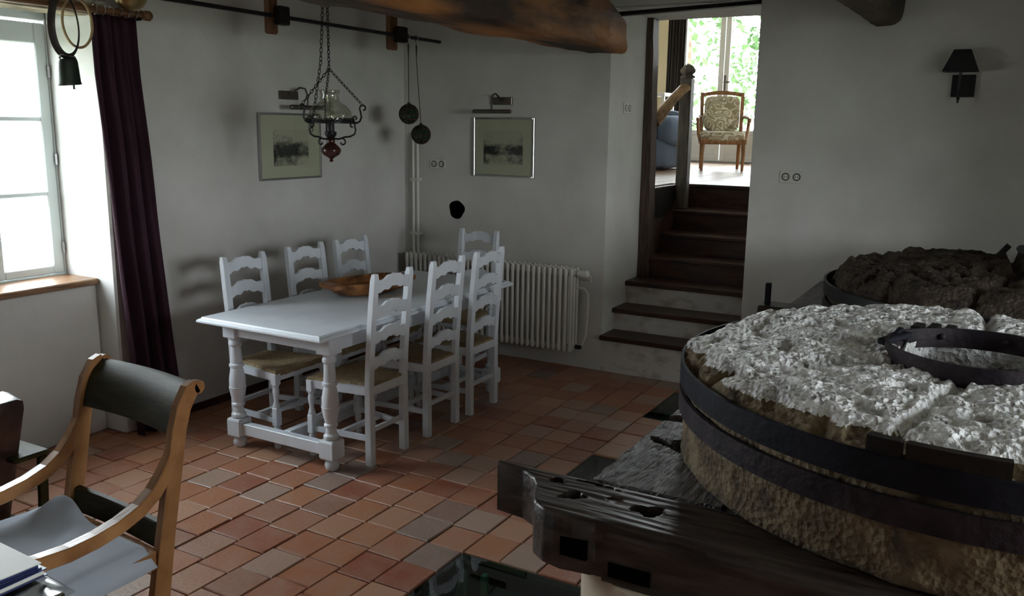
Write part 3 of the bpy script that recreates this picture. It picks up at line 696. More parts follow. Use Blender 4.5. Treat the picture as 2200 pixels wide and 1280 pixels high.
# ================================================================== CHAIRS
def make_chair(label):
    t = thing('dining_chair', label, 'chair', (0, 0, 0), 'white ladder back chairs around the table')
    hw = .153
    lean = lambda z: 0 if z < .46 else -.052*((z-.46)/.62)**1.3
    for s in (-1, 1):
        rg = []
        for z in (0, .2, .46, .6, .75, .9, 1.04, 1.075):
            x = lean(z); a = .021 if z < 1.0 else .019; d = .0215 if z < .46 else .018
            if z == 1.075: d = .012; a = .016
            rg.append([(x-d, s*hw-a, z), (x+d, s*hw-a, z), (x+d, s*hw+a, z), (x-d, s*hw+a, z)])
        B().ringstack(rg).build('back_post', 'white_paint', t, bevel=.003)
    for zc in (1.022, .880, .738, .596):
        N = 24; tp = []; bt_ = []
        for i in range(N+1):
            y = -hw+.017+(2*hw-.034)*i/N; u = abs(y)/(hw-.017)
            bow = .5+.5*math.cos(math.pi*min(1, u*1.12)); ear = .006*math.sin(math.pi*4*u)
            tp.append((y, zc+.012+.030*bow-ear*.6)); bt_.append((y, zc-.048+.018*bow+ear))
        xx = lean(zc)
        poly = tp+bt_[::-1]
        B().prism(poly, lambda u, v, q, xx=xx: Vector((xx-.085*(v-zc)+q+.012*(1-(u/hw)**2)*-1, u, v)), -.009, .009).build('slat', 'white_paint', t)
    fh = .20; D = .375
    B().bar((.0, -hw, .425), (0, hw, .425), .03, .05).build('seat_rail', 'white_paint', t)
    B().bar((D, -fh, .425), (D, fh, .425), .03, .045).build('seat_rail', 'white_paint', t)
    for s in (-1, 1): B().bar((0, s*hw, .425), (D, s*fh, .425), .026, .045).build('seat_rail', 'white_paint', t)
    c = (.19, 0, .449); N = 10
    vs = []; fs = []; cor = [(-.012, -hw+.03), (D+.018, -fh-.016), (D+.018, fh+.016), (-.012, hw-.03)]
    rings = []
    for f_, z in ((1, .43), (1.012, .447), (.985, .462), (.8, .466), (.55, .459), (.3, .454), (.05, .447)):
        rg = []
        for e in range(4):
            a, b2 = cor[e], cor[(e+1) % 4]
            for k in range(N):
                x, y = a[0]+(b2[0]-a[0])*k/N, a[1]+(b2[1]-a[1])*k/N
                rg.append((c[0]+(x-c[0])*f_, y*f_, z+.003*math.sin(k*2.6)*(f_ > .2)))
        rings.append(rg)
    B().ringstack(rings).build('rush_seat', 'rush', t, smooth=True, angle=60)
    lp = [(.0165, .24), (.021, .25), (.019, .262), (.0125, .285), (.0165, .31), (.020, .345), (.015, .365), (.020, .372), (.02, .385)]
    l2 = [(.018, .0), (.021, .012), (.021, .03), (.014, .045), (.014, .08), (.019, .10), (.0205, .118), (.016, .135)]
    for s in (-1, 1):
        lg = B().box(D-.021, D+.021, s*fh-.021, s*fh+.021, .38, .447).build('front_leg', 'white_paint', t, bevel=.003)
        B().box(D-.021, D+.021, s*fh-.021, s*fh+.021, .135, .245).build('leg_block', 'white_paint', lg, bevel=.005)
        B().lathe(lp, (D, s*fh, 0), 14).build('turning', 'white_paint', lg, smooth=True, angle=35)
        B().lathe(l2, (D, s*fh, 0), 14).build('turned_foot', 'white_paint', lg, smooth=True, angle=35)
        B().bar((.0, s*hw, .155), (D, s*fh, .165), .018, .03).build('stretcher', 'white_paint', t)
    B().bar((.19, -.175, .16), (.19, .175, .16), .024, .028).build('stretcher', 'white_paint', t)
    B().lathe([(.010, -.185), (.012, -.12), (.019, -.06), (.012, -.04), (.021, 0), (.012, .04), (.019, .06), (.012, .12), (.010, .185)], (D, 0, .22), 12, 'y').build('front_spindle', 'white_paint', t, smooth=True)
    B().bar((0, -hw, .20), (0, hw, .20), .016, .026).build('stretcher', 'white_paint', t)
    return t
CH = [(-2.905, 3.745, 180, 'white ladder back chair on the near right of the table, closest to the viewer'), (-2.905, 4.285, 180, 'white ladder back chair in the middle of the right side of the table'),
      (-2.905, 4.762, 180, 'white ladder back chair on the right side of the table, nearest the radiator'), (-3.905, 3.725, 0, 'white ladder back chair on the wall side of the table, nearest the purple curtain'),
      (-3.905, 4.255, 0, 'white ladder back chair on the wall side of the table, middle of its row'), (-3.905, 4.712, 0, 'white ladder back chair on the wall side of the table, farthest from the curtain'),
      (-3.47, 5.585, -90, 'white ladder back chair at the far end of the table before the radiator')]
c0 = make_chair(CH[0][3])
for i, (x, y, a, lb) in enumerate(CH):
    o = c0 if i == 0 else copy_tree(c0)
    o['label'] = lb; o.location = (x, y, 0); o.rotation_euler = (0, 0, R(a))

# ---- wooden dough bowl on the table
bw = thing('dough_bowl', 'oblong carved wooden dough bowl with ledge handles on the table', 'bowl', (-3.52, 4.365, TZ))
d_ = Vector((.165, .596, 0)).normalized(); s_ = Vector((d_.y, -d_.x, 0)); c_ = Vector((-3.52, 4.365, 0))
def oval(L, W, z, p=3.0, n=40):
    o_ = []
    for k in range(n):
        a = 2*math.pi*k/n; ca, sa = math.cos(a), math.sin(a)
        u = L*math.copysign(abs(ca)**(2/p), ca); v = W*math.copysign(abs(sa)**(2/p), sa)
        o_.append(c_+d_*u+s_*v+Vector((0, 0, z+.003*noise.noise(Vector((u*9, v*9, z*20))))))
    return o_
B().ringstack([oval(.17, .075, TZ+.004), oval(.235, .115, TZ+.02), oval(.275, .145, TZ+.062), oval(.29, .155, TZ+.09), oval(.282, .148, TZ+.093), oval(.25, .130, TZ+.066), oval(.20, .09, TZ+.026), oval(.10, .04, TZ+.02)]).build('bowl_body', 'dough_wood', bw, smooth=True, angle=50)
for s in (-1, 1):
    q = [c_+d_*s*.262+s_*.10, c_+d_*s*.262-s_*.10, c_+d_*s*.318-s_*.085, c_+d_*s*.322+s_*.085]
    B().ringstack([[v+Vector((0, 0, TZ+.062)) for v in q], [v+Vector((0, 0, TZ+.094)) for v in q]]).build('ledge_handle', 'dough_wood', bw, bevel=.006)

# ================================================================== RADIATOR AND PIPES
rd = thing('radiator', 'cream cast iron column radiator under the right picture', 'radiator', (-3.56, 5.93, .15))
def rad_sec():
    b = B()
    for y in (-.052, 0, .052):
        b.lathe([(.004, .152), (.012, .158), (.0165, .175), (.0165, .205), (.0125, .225), (.0125, .735), (.0165, .752), (.0165, .782), (.012, .797), (.004, .802)], (0, y, 0), 10)
    for z in (.19, .765): b.box(-.0225, .0225, -.05, .05, z-.013, z+.013)
    return b
sec = None
for k in range(34):
    x = -4.328+.0462*k
    if sec is None: sec = rad_sec().build('section', 'radiator_paint', smooth=True); o = sec
    else: o = sec.copy(); COL.objects.link(o)
    o.parent = rd; o.location = (x-rd.location.x, 5.93-rd.location.y, -rd.location.z)
vx = -2.80
vl = B().lathe([(.010, 0), (.010, .03), (.026, .032), (.03, .06), (.03, .105), (.022, .112)], (vx+.01, 5.91, .765), 18, 'x').build('valve', 'valve_white', rd, smooth=True)
B().tube([(vx+.02, 5.935, .765), (vx+.08, 5.95, .765), (vx+.115, 5.965, .74), (vx+.11, 5.985, .70), (vx+.06, 6.0, .685), (vx+.02, 6.0, .685)], .009).build('valve_pipe', 'radiator_paint', rd, smooth=True)
B().tube([(vx, 5.98, .64), (vx+.06, 5.98, .635), (vx+.095, 5.975, .60), (vx+.10, 5.965, .5), (vx+.095, 5.95, .28), (vx+.07, 5.94, .21), (vx+.01, 5.93, .19)], .011).build('return_pipe', 'radiator_paint', rd, smooth=True)
B().lathe([(.014, 0), (.018, .01), (.018, .04), (.012, .05)], (vx+.02, 5.93, .19), 10, 'x').build('pipe_nut', 'black_iron', rd, smooth=True)
for x in (-4.1, -3.1): B().box(x-.012, x+.012, 5.97, 6.034, .68, .71).build('wall_bracket', 'radiator_paint', rd)
hp = thing('heating_pipes', 'pair of cream heating pipes running down the corner to the radiator', 'pipes', (-4.325, 6.0, .8))
for x in (-4.345, -4.300): B().tube([(x, 6.03, 1.78), (x, 6.005, 1.76), (x, 6.0, 1.70), (x, 6.0, .75)], .012, 10).build('pipe', 'radiator_paint', hp, smooth=True)
for z in (1.40, .95): B().box(-4.365, -4.28, 5.985, 6.035, z-.012, z+.012).build('pipe_clip', 'radiator_paint', hp)

# ================================================================== PICTURES, PICTURE LIGHTS, SOCKETS
def picture(label, fn, w0, w1, z0, z1, pr, prm, tilt=0):
    cw, cz = (w0+w1)/2, (z0+z1)/2
    p = thing('framed_print', label, 'picture', fn(cw, 0, z0), 'framed etchings on the white walls')
    f_ = .014
    for (a, e, c, d) in ((w0, w0+f_, z0, z1), (w1-f_, w1, z0, z1), (w0+f_, w1-f_, z0, z0+f_), (w0+f_, w1-f_, z1-f_, z1)):
        B().prism([(a, c), (e, c), (e, d), (a, d)], lambda u, v, t: Vector(fn(u, t, v)), .003, .024).build('frame_rail', 'steel', p, bevel=.003)
    B().prism([(w0+f_, z0+f_), (w1-f_, z0+f_), (w1-f_, z1-f_), (w0+f_, z1-f_)], lambda u, v, t: Vector(fn(u, t, v)), .004, .014).build('mat_board', 'picture_mat', p)
    B().prism([(pr[0], pr[2]), (pr[1], pr[2]), (pr[1], pr[3]), (pr[0], pr[3])], lambda u, v, t: Vector(fn(u, t, v)), .0141, .0150).build('etching', prm, p)
    B().prism([(w0+f_, z0+f_), (w1-f_, z0+f_), (w1-f_, z1-f_), (w0+f_, z1-f_)], lambda u, v, t: Vector(fn(u, t, v)), .0165, .018).build('picture_glass', 'pane', p)
onL = lambda u, t, v: (XL+t, u, v)
onB = lambda u, t, v: (u, YB-t, v)
picture('silver framed etching of a castle hanging behind the pendant lamp', onL, 4.372, 4.985, 1.455, 1.915, (4.507, 4.855, 1.552, 1.806), 'etching_castle')
picture('silver framed etching of a river landscape above the radiator', onB, -3.767, -3.216, 1.452, 1.911, (-3.672, -3.318, 1.547, 1.808), 'etching_river')
def picture_light(label, fn, p0, p1, zc, b0, b1, zb, sgn):
    r_ = thing('picture_light', label, 'picture light', fn((p0+p1)/2, 0, zc), 'picture lights')
    B().prism([(p0, zc-.029), (p1, zc-.029), (p1, zc+.029), (p0, zc+.029)], lambda u, v, t: Vector(fn(u, t, v)), .001, .02).build('wall_plate', 'dark_steel', r_, bevel=.003)
    m_ = (b0+b1)/2; pc_ = (p0+p1)/2; k_ = (m_-pc_)
    pa = [(pc_, .02, zc), (pc_+k_*.3, .05, zc+.03), (pc_+k_*.6, .09, zc+.052), (pc_+k_*.9, .12, zc+.045), (m_, .135, zc), (m_, .135, zb+.01)]
    B().tube([fn(*q) for q in pa], .007, 8).build('swan_neck', 'dark_steel', r_, smooth=True)
    q0, q1 = Vector(fn(b0, .135, zb)), Vector(fn(b1, .135, zb))
    B().tube([q0, q0.lerp(q1, .02), q0.lerp(q1, .98), q1], [.011, .016, .016, .011], 14).build('lamp_tube', 'dark_steel', r_, smooth=True)
picture_light('bronze picture light above the castle etching, beside the lamp', onL, 4.585, 4.765, 2.037, 4.56, 4.90, 1.955, 1)
picture_light('bronze picture light above the river etching', onB, -3.60, -3.42, 2.037, -3.70, -3.36, 1.955, -1)
def outlet(label, fn, u0, z0, wd=.15, hh=.082):
    r_ = thing('wall_socket', label, 'socket', fn(u0, 0, z0), 'double wall sockets')
    B().prism([(u0-wd/2, z0-hh/2), (u0+wd/2, z0-hh/2), (u0+wd/2, z0+hh/2), (u0-wd/2, z0+hh/2)], lambda u, v, t: Vector(fn(u, t, v)), .0005, .009).build('plate', 'socket_white', r_, bevel=.003)
    for s in (-1, 1):
        cu = u0+s*.036
        ring = lambda rad: [(cu+rad*math.cos(2*math.pi*k/20), z0+rad*math.sin(2*math.pi*k/20)) for k in range(20)]
        q = B().prism(ring(.026), lambda u, v, t: Vector(fn(u, t, v)), .009, .0102).build('socket_well', 'socket_dark', r_)
        B().prism(ring(.018), lambda u, v, t: Vector(fn(u, t, v)), .0102, .0112).build('socket_face', 'socket_white', q)
        for e in (-.009, .009): B().prism([(cu+e+.0035*math.cos(2*math.pi*k/8), z0+.0035*math.sin(2*math.pi*k/8)) for k in range(8)], lambda u, v, t: Vector(fn(u, t, v)), .0112, .0116).build('pin_hole', 'black_void', q)
outlet('white double socket on the wall left of the river etching', onB, -4.118, 1.533)
outlet('white double socket on the wall right of the doorway', onB, -1.277, 1.540)
outlet('white double socket in the left reveal of the doorway', lambda u, t, v: (DX0+t, u, v), 6.377, 1.993)
# ---- wall sconce
sc_ = thing('wall_sconce', 'black wall sconce with tapered shade on the right wall', 'wall lamp', (-.308, YB, 2.12))
B().box(-.373, -.246, 6.012, 6.034, 2.055, 2.185).build('back_plate', 'shade_black', sc_, bevel=.003)
B().ringstack([[(-.425, 5.89, 2.2), (-.232, 5.89, 2.2), (-.232, 6.03, 2.2), (-.425, 6.03, 2.2)], [(-.374, 5.925, 2.326), (-.283, 5.925, 2.326), (-.283, 6.03, 2.326), (-.374, 6.03, 2.326)]], True, False).build('lamp_shade', 'shade_black', sc_)
B().tube([(-.328, 6.012, 2.10), (-.328, 5.975, 2.10), (-.328, 5.965, 2.13), (-.328, 5.965, 2.22)], .008).build('arm', 'black_iron', sc_, smooth=True)
B().lathe([(.003, 2.018), (.007, 2.026), (.005, 2.034), (.011, 2.044), (.005, 2.054), (.008, 2.064), (.006, 2.1)], (-.328, 5.966, 0), 10).build('finial', 'black_iron', sc_, smooth=True)

# ================================================================== PENDANT LAMP
LX, LY = -3.465, 3.975
pd = thing('pendant_lamp', 'wrought iron oil-style pendant lamp with clear glass shade over the table', 'pendant lamp', (LX, LY, 1.63))
LC = (LX, LY, 0)
B().lathe([(.006, 1.628), (.012, 1.632), (.008, 1.644), (.022, 1.655), (.048, 1.67), (.058, 1.69), (.056, 1.705), (.040, 1.722), (.022, 1.738), (.026, 1.75), (.014, 1.77)], LC, 24).build('turned_font', 'red_wood', pd, smooth=True, angle=60)
B().lathe([(.02, 1.765), (.034, 1.785), (.034, 1.80), (.022, 1.805), (.022, 1.85), (.027, 1.855)], LC, 18).build('burner', 'black_iron', pd, smooth=True)
ga = B().lathe([(.128, 1.848), (.134, 1.848), (.134, 1.872), (.128, 1.872), (.128, 1.848)], LC, 48, caps=False).build('gallery_ring', 'black_iron', pd, smooth=True)
gp = B()
for k in range(30):
    a = 2*math.pi*k/30; c = Vector((LX+.137*math.cos(a), LY+.137*math.sin(a), 1.868)); u_ = Vector((-math.sin(a), math.cos(a), 0))
    gp.tube([c+u_*.011*math.cos(t)+Vector((0, 0, .011*math.sin(t))) for t in [2*math.pi*j/8 for j in range(8)]], .0025, 4, closed=True)
gp.build('gallery_loops', 'black_iron', ga)['kind'] = 'stuff'
B().lathe([(.126, 1.862), (.128, 1.885), (.118, 1.92), (.092, 1.950), (.060, 1.968), (.052, 1.975), (.056, 1.99), (.05, 2.005), (.056, 2.02), (.060, 2.036), (.058, 2.038), (.048, 2.005), (.054, 1.99), (.050, 1.975), (.09, 1.948), (.116, 1.919), (.126, 1.885), (.124, 1.862)], LC, 40, caps=False).build('glass_shade', 'lamp_glass', pd, smooth=True, angle=80)
B().lathe([(.022, 1.855), (.030, 1.88), (.022, 1.915), (.018, 1.99), (.0165, 1.99), (.0205, 1.915), (.0285, 1.88), (.0205, 1.855)], LC, 20, caps=False).build('glass_chimney', 'lamp_glass', pd, smooth=True)
def spiral(c, r_, a0, turns, sgn, n=16): return [(c[0]+r_*(1-.6*k/n)*math.cos(a0+sgn*turns*2*math.pi*k/n), c[1]+r_*(1-.6*k/n)*math.sin(a0+sgn*turns*2*math.pi*k/n)) for k in range(n+1)]
APEX = Vector((LX+.0, LY, 2.155))
def link_chain(b, p0, p1, L=.026, r_=.0024):
    p0, p1 = Vector(p0), Vector(p1); d = p1-p0; n = max(2, int(d.length/(L*.78))); u = d.normalized()
    a = u.cross(Vector((.3, .9, .1))).normalized(); c = u.cross(a)
    for k in range(n):
        m_ = p0+d*((k+.5)/n); s = a if k % 2 else c; q = []
        for j in range(10):
            t = 2*math.pi*j/10; q.append(m_+u*(L/2)*math.cos(t)+s*(L*.27)*math.sin(t))
        b.tube(q, r_, 4, closed=True)
for i, ang in enumerate((20, 140, 260)):
    ca, sa = math.cos(R(ang)), math.sin(R(ang)); f3 = lambda q: Vector((LX+q[0]*ca, LY+q[0]*sa, q[1]))
    low = [(.018, 1.762), (.05, 1.760), (.085, 1.772), (.12, 1.776), (.145, 1.79), (.152, 1.815), (.145, 1.838)]
    b = B().tube([f3(q) for q in low], .0055, 8)
    b.tube([f3(q) for q in spiral((.132, 1.838), .018, 0, .8, 1)], .005, 8)
    b.tube([f3(q) for q in spiral((.07, 1.742), .022, R(90), .75, -1)], .0048, 8)
    b.tube([f3(q) for q in [(.137, 1.86), (.16, 1.852), (.178, 1.862), (.188, 1.885), (.184, 1.912), (.178, 1.935)]], .0055, 8)
    b.tube([f3(q) for q in spiral((.200, 1.935), .022, R(180), .75, -1)], .005, 8)
    b.tube([f3(q) for q in spiral((.150, 1.878), .016, R(200), .7, -1)], .0045, 8)
    b.build('scroll_arm', 'black_iron', pd, smooth=True)
    bc = B(); link_chain(bc, f3((.195, 1.955)), APEX); bc.build('chain', 'black_iron', pd, smooth=True)
bc = B(); link_chain(bc, APEX, (LX, LY, 2.84)); link_chain(bc, APEX+Vector((-.01, .012, 0)), (LX-.006, LY+.005, 2.84)); bc.build('chain', 'black_iron', pd, smooth=True)
bc = B(); link_chain(bc, (LX-.13, LY-.02, 1.80), (LX-.06, LY, 2.2), .03); link_chain(bc, (LX-.06, LY, 2.2), (LX-.012, LY, 2.80), .03); bc.build('pull_chain', 'black_iron', pd, smooth=True)
B().lathe([(.05, 2.82), (.045, 2.849), (.01, 2.8495)], LC, 20).build('ceiling_rose', 'black_iron', pd, smooth=True)

# ================================================================== CEILING BEAMS, HANGING RAIL, FLOATS
def log_beam(label, cx, wd, zb0, hh, y0, y1, m, seed, endtop, rnd_k, n=90):
    rings = []
    for i in range(n+1):
        y = y0+(y1-y0)*i/n; e = max(0, 1-(y1-y)/.45)
        zb1 = zb0+.022*noise.noise(Vector((seed, y*.8, 0))); zt1 = zb0+hh-(hh-endtop)*e**.8
        rg = []
        for k in range(28):
            a = 2*math.pi*k/28; ca, sa = math.cos(a), math.sin(a)
            u = math.copysign(abs(ca)**rnd_k, ca)*wd/2; v = math.copysign(abs(sa)**rnd_k, sa)
            z = (zb1+zt1)/2+v*(zt1-zb1)/2
            p = Vector((cx+u, y, z)); d = .018*fbm(Vector((u*5+seed, y*1.6, z*5)), 3)+.006*noise.noise(Vector((u*30, y*3, z*30+seed)))
            rg.append((p.x+ca*d, y, p.z+sa*d))
        rings.append(rg)
    o = B().ringstack(rings).build('ceiling_beam', m, smooth=True, angle=60); tag(o, label, 'beam', 'ceiling beams')
    return o
log_beam('thick orange brown oak beam running overhead to the wall left of the doorway', -2.675, .36, 2.375, .42, -1.6, 6.05, 'beam_wood', 2.0, .235, .35)
log_beam('dark rounded beam end entering the wall above right of the doorway', -.785, .22, 2.475, .36, -1.6, 6.05, 'beam_wood_dark', 8.0, .30, .62)
RX, RZ = -4.0, 2.486
o = B().tube([(RX, 1.2, RZ+.003), (RX, 3.5, RZ), (RX, 5.89, RZ-.003)], .013, 10).build('hanging_rail', 'black_iron', smooth=True)
tag(o, 'long thin black rail hanging below the ceiling along the left wall', 'rail')
for i, (y0, y1, lb) in enumerate(((4.065, 4.16, 'wooden hanger board holding the black rail above the castle etching'), (5.265, 5.375, 'wooden hanger board holding the black rail near the glass floats'))):
    r_ = thing('rail_hanger', lb, 'hanger', (RX, (y0+y1)/2, 2.38), 'rail hanger boards')
    B().box(RX-.055, RX-.015, y0, y1, 2.38, ZC).build('board', 'bracket_wood', r_, bevel=.012)
    B().box(RX-.015, RX+.045, y0+.045, y1+.04, 2.435, 2.545).build('block', 'black_wood', r_, bevel=.008)
def glass_float(label, c, rad, ytop):
    c = Vector(c); f_ = thing('glass_float', label, 'fishing float', c-Vector((0, 0, rad)), 'green glass fishing floats')
    B().sphere(c, rad, 18).build('glass_ball', 'green_glass', f_, smooth=True, angle=180)
    nb = B()
    for k in range(5):
        a = math.pi*k/5; nb.tube([c+Vector((math.cos(a)*math.sin(t), math.sin(a)*math.sin(t), math.cos(t)))*(rad+.003) for t in [2*math.pi*j/24 for j in range(24)]], .005, 5, closed=True)
    for zz in (-.55, 0, .55): nb.tube([c+Vector((math.cos(t)*math.sqrt(1-zz*zz), math.sin(t)*math.sqrt(1-zz*zz), zz))*(rad+.003) for t in [2*math.pi*j/24 for j in range(24)]], .005, 5, closed=True)
    nb.sphere(c+Vector((0, 0, rad+.006)), .014, 8); nb.build('rope_net', 'net_rope', f_, smooth=True)
    B().tube([c+Vector((0, 0, rad)), (RX, ytop, RZ-.16), (RX, ytop, RZ-.06), (RX, ytop, RZ-.05)], [.003, .003, .007, .003], 6).build('hanging_cord', 'cord', f_, smooth=True)
    B().tube([(RX+.017*math.cos(t), ytop, RZ-.0+.02*math.sin(t)) for t in [R(-60+30*k) for k in range(11)]]+[(RX, ytop, RZ-.052)], .003, 5).build('hook', 'steel', f_)
glass_float('green glass float in a rope net, hanging higher of the two', (RX, 5.473, 1.925), .068, 5.473)
glass_float('green glass float in a rope net, hanging lower of the two', (RX+.06, 5.545, 1.775), .067, 5.575)

# ================================================================== CURTAIN, POLE, BELLS
cp = thing('curtain_pole', 'wooden curtain pole above the left window', 'curtain pole', (-4.36, 3.45, 2.43))
B().tube([(-4.36, 2.0, 2.425), (-4.36, 3.44, 2.432)], .018, 14).build('pole', 'pole_wood', cp, smooth=True)
B().lathe([(.018, 3.43), (.026, 3.436), (.026, 3.446), (.02, 3.45), (.028, 3.462), (.029, 3.488), (.02, 3.50)], (-4.36, 0, 2.432), 16, 'y').build('finial', 'pole_wood', cp, smooth=True)
B().box(-4.459, -4.345, 3.405, 3.425, 2.40, 2.418).build('pole_bracket', 'black_iron', cp)
cu = thing('curtain', 'dark purple curtain hanging beside the left window', 'curtain', (-4.38, 3.3, 0))
rings = []; N = 150
for i in range(46):
    z = .012+(2.412-.012)*i/45; t = z/2.41; row = []
    wdt = .33-.035*t; y0_ = 3.225-.105*min(1, t*1.15)
    for k in range(N+1):
        u = k/N; ph = u*2*math.pi*3.6
        a = (.032+.018*(1-t))*math.sin(ph+.35*math.sin(z*1.3))+.012*math.sin(ph*2.1+z*.8)+.006*noise.noise(Vector((u*6, z*2, 1)))
        row.append((-4.385+a+.02*(1-t), y0_+wdt*u+.012*noise.noise(Vector((u*4, z*1.4, 7)))*(1-.5*t), z))
    rings.append(row)
o = B().ringstack(rings, False, False, closed=False).build('drape', 'curtain', cu, smooth=True, angle=180)
md = o.modifiers.new('thick', 'SOLIDIFY'); md.thickness = .004
for k in range(6):
    y = 3.14+.05*k; B().tube([(-4.36+.027*math.cos(t), y+.004*math.sin(t), 2.43+.027*math.sin(t)) for t in [2*math.pi*j/16 for j in range(16)]], .0035, 6, closed=True).build('curtain_ring', 'steel', cu, smooth=True)
BX, BY = -4.30, 2.925
cb = thing('cow_bell', 'dark iron cow bell hanging on a black leather collar before the window', 'bell', (BX, BY, 2.02))
def squash(o): return o
n = 28; rings = []
for (a, c, z) in ((.060, .045, 2.025), (.062, .047, 2.028), (.058, .044, 2.04), (.054, .040, 2.09), (.050, .036, 2.14), (.044, .030, 2.158), (.02, .012, 2.164)):
    rings.append([(BX+c*math.cos(2*math.pi*k/n), BY+a*math.sin(2*math.pi*k/n), z+.006*math.sin(2*math.pi*k/n)) for k in range(n)])
rings = [[(BX+(p[0]-BX)*.93, BY+(p[1]-BY)*.93, min(p[2], 2.14)) for p in rings[2]]] + rings
B().ringstack(rings, True, True).build('bell_body', 'bell_metal', cb, smooth=True, angle=50)
B().tube([(BX, BY+.02, 2.06), (BX, BY+.022, 2.005)], [.004, .006], 8).build('clapper', 'black_iron', cb)
B().tube([(BX, BY-.045, 2.155), (BX, BY-.04, 2.175), (BX, BY+.04, 2.168), (BX, BY+.047, 2.145)], .006, 8).build('staple', 'steel', cb, smooth=True)
pa = []
for k in range(41):
    t = 2*math.pi*k/40; pa.append((BY+.0+.075*math.sin(t)*(1+.1*math.cos(t)), 2.325-.155*math.cos(t)))
rg = []
for k, (y, z) in enumerate(pa[:-1]):
    y2, z2 = pa[(k+1) % 40]; y1_, z1_ = pa[k-1]; d = Vector((0, y2-y1_, z2-z1_)).normalized(); nn = Vector((0, -d.z, d.y))
    tw = .016; p = Vector((BX, y, z)); xx = Vector((1, 0, 0))
    wv = (xx*.75+nn*.65).normalized()
    rg.append([p-wv*tw-nn*.003, p+wv*tw-nn*.003, p+wv*tw+nn*.003, p-wv*tw+nn*.003])
rg.append(rg[0]); B().ringstack(rg, False, False).build('collar', 'leather_strap', cb, smooth=True, angle=50)
o = B().tube([(-4.32, 3.01+.085*math.sin(2*math.pi*k/30), 2.345+.125*math.cos(2*math.pi*k/30)) for k in range(30)], .007, 8, closed=True).build('rope_loop', 'rope', smooth=True)
tag(o, 'tan rope loop hanging from the curtain pole behind the cow bell', 'rope')
bb = thing('brass_bell', 'round brass bell at the top edge above the curtain', 'bell', (-4.30, 3.33, 2.44))
B().sphere((-4.30, 3.325, 2.535), .098, 20, (.8, 1, 1)).build('bell_body', 'brass', bb, smooth=True, angle=180)
B().tube([(-4.30, 3.325, 2.62), (-4.30, 3.325, 2.845)], .004, 6).build('hanging_wire', 'cord', bb)
# ================================================================== UPPER ROOM FURNITURE
def cushion(b, c, sx_, sy_, sz_, p=4, n=24, m=10, tilt=None):
    # rounded box (superellipsoid)
    vs = []; c = Vector(c)
    f_ = lambda v, e: math.copysign(abs(v)**e, v)
    e = 2/p; k0 = len(b.v); rows = []
    for i in range(m+1):
        a = -math.pi/2+math.pi*i/m; row = []
        for k in range(n):
            t = 2*math.pi*k/n
            q = Vector((sx_*f_(math.cos(a), e)*f_(math.cos(t), e), sy_*f_(math.cos(a), e)*f_(math.sin(t), e), sz_*f_(math.sin(a), e)))
            if tilt is not None: q = tilt @ q
            row.append(c+q)
        rows.append(row)
    return b.ringstack(rows, True, True)
ac = thing('fauteuil', 'wooden armchair with cream squiggle patterned upholstery in the upper room', 'armchair', (0, 0, 0))
B().box(-.27, .27, -.27, .25, .31, .375).build('seat_rail', 'walnut', ac, bevel=.01)
cushion(B(), (0, -.02, .40), .265, .26, .065, 5).build('seat_pad', 'squiggle_fabric', ac, smooth=True, angle=180)
tl = Matrix.Rotation(R(-10), 3, 'X')
bk = B()
for s in (-1, 1): bk.bar((s*.235, .25, .30), (s*.245, .36, .93), .045, .04, (0, 1, 0))
N = 12
bk.prism([(-.265+.53*k/N, .92+.035*math.sin(math.pi*k/N)) for k in range(N+1)]+[(.265-.53*k/N, .875+.03*math.sin(math.pi*k/N)) for k in range(N+1)], lambda u, v, t: Vector((u, .25+(v-.30)*.175+t, v)), -.02, .02)
bk.bar((-.235, .27, .45), (.235, .27, .45), .035, .04).build('back_frame', 'walnut', ac, bevel=.006)
cushion(B(), (0, .295, .675), .215, .035, .215, 6, tilt=tl).build('back_pad', 'squiggle_fabric', ac, smooth=True, angle=180)
tl2 = Matrix.Rotation(R(-22), 3, 'X') @ Matrix.Rotation(R(38), 3, 'Y')
cushion(B(), (-.05, .17, .615), .17, .05, .17, 3.2, tilt=tl2).build('loose_cushion', 'squiggle_fabric', ac, smooth=True, angle=180)
for s in (-1, 1):
    B().tube([(s*.25, .29, .63), (s*.27, .15, .64), (s*.29, 0, .625), (s*.30, -.10, .615), (s*.30, -.14, .60), (s*.30, -.14, .575), (s*.30, -.11, .57)], [.02, .02, .022, .024, .024, .02, .014], 10).build('arm', 'walnut', ac, smooth=True)
    B().tube([(s*.30, -.10, .61), (s*.295, -.06, .52), (s*.285, -.10, .43), (s*.265, -.16, .36)], .02, 10).build('arm_support', 'walnut', ac, smooth=True)
    B().tube([(s*.235, -.245, .33), (s*.24, -.25, .2), (s*.235, -.255, 0)], [.028, .024, .016], 10).build('leg', 'walnut', ac, smooth=True)
    B().tube([(s*.225, .24, .33), (s*.225, .27, .15), (s*.225, .32, 0)], [.025, .022, .017], 10).build('leg', 'walnut', ac, smooth=True)
ac.location = (-3.10, 10.62, ZU); ac.rotation_euler = (0, 0, R(20))
sf = thing('slipcover_chair', 'blue grey slipcovered armchair partly hidden behind the handrail', 'armchair', (-3.92, 10.2, ZU))
cushion(B(), (-3.92, 10.25, ZU+.20), .40, .42, .19, 7).build('skirt', 'slipcover', sf, smooth=True, angle=180)
cushion(B(), (-3.92, 10.15, ZU+.43), .29, .40, .085, 5).build('seat_cushion', 'slipcover', sf, smooth=True, angle=180)
for s in (-1, 1): cushion(B(), (-3.92+s*.345, 10.25, ZU+.46), .105, .42, .18, 3.5).build('arm', 'slipcover', sf, smooth=True, angle=180)
cushion(B(), (-3.98, 10.62, ZU+.47), .40, .12, .24, 5).build('backrest', 'slipcover', sf, smooth=True, angle=180)
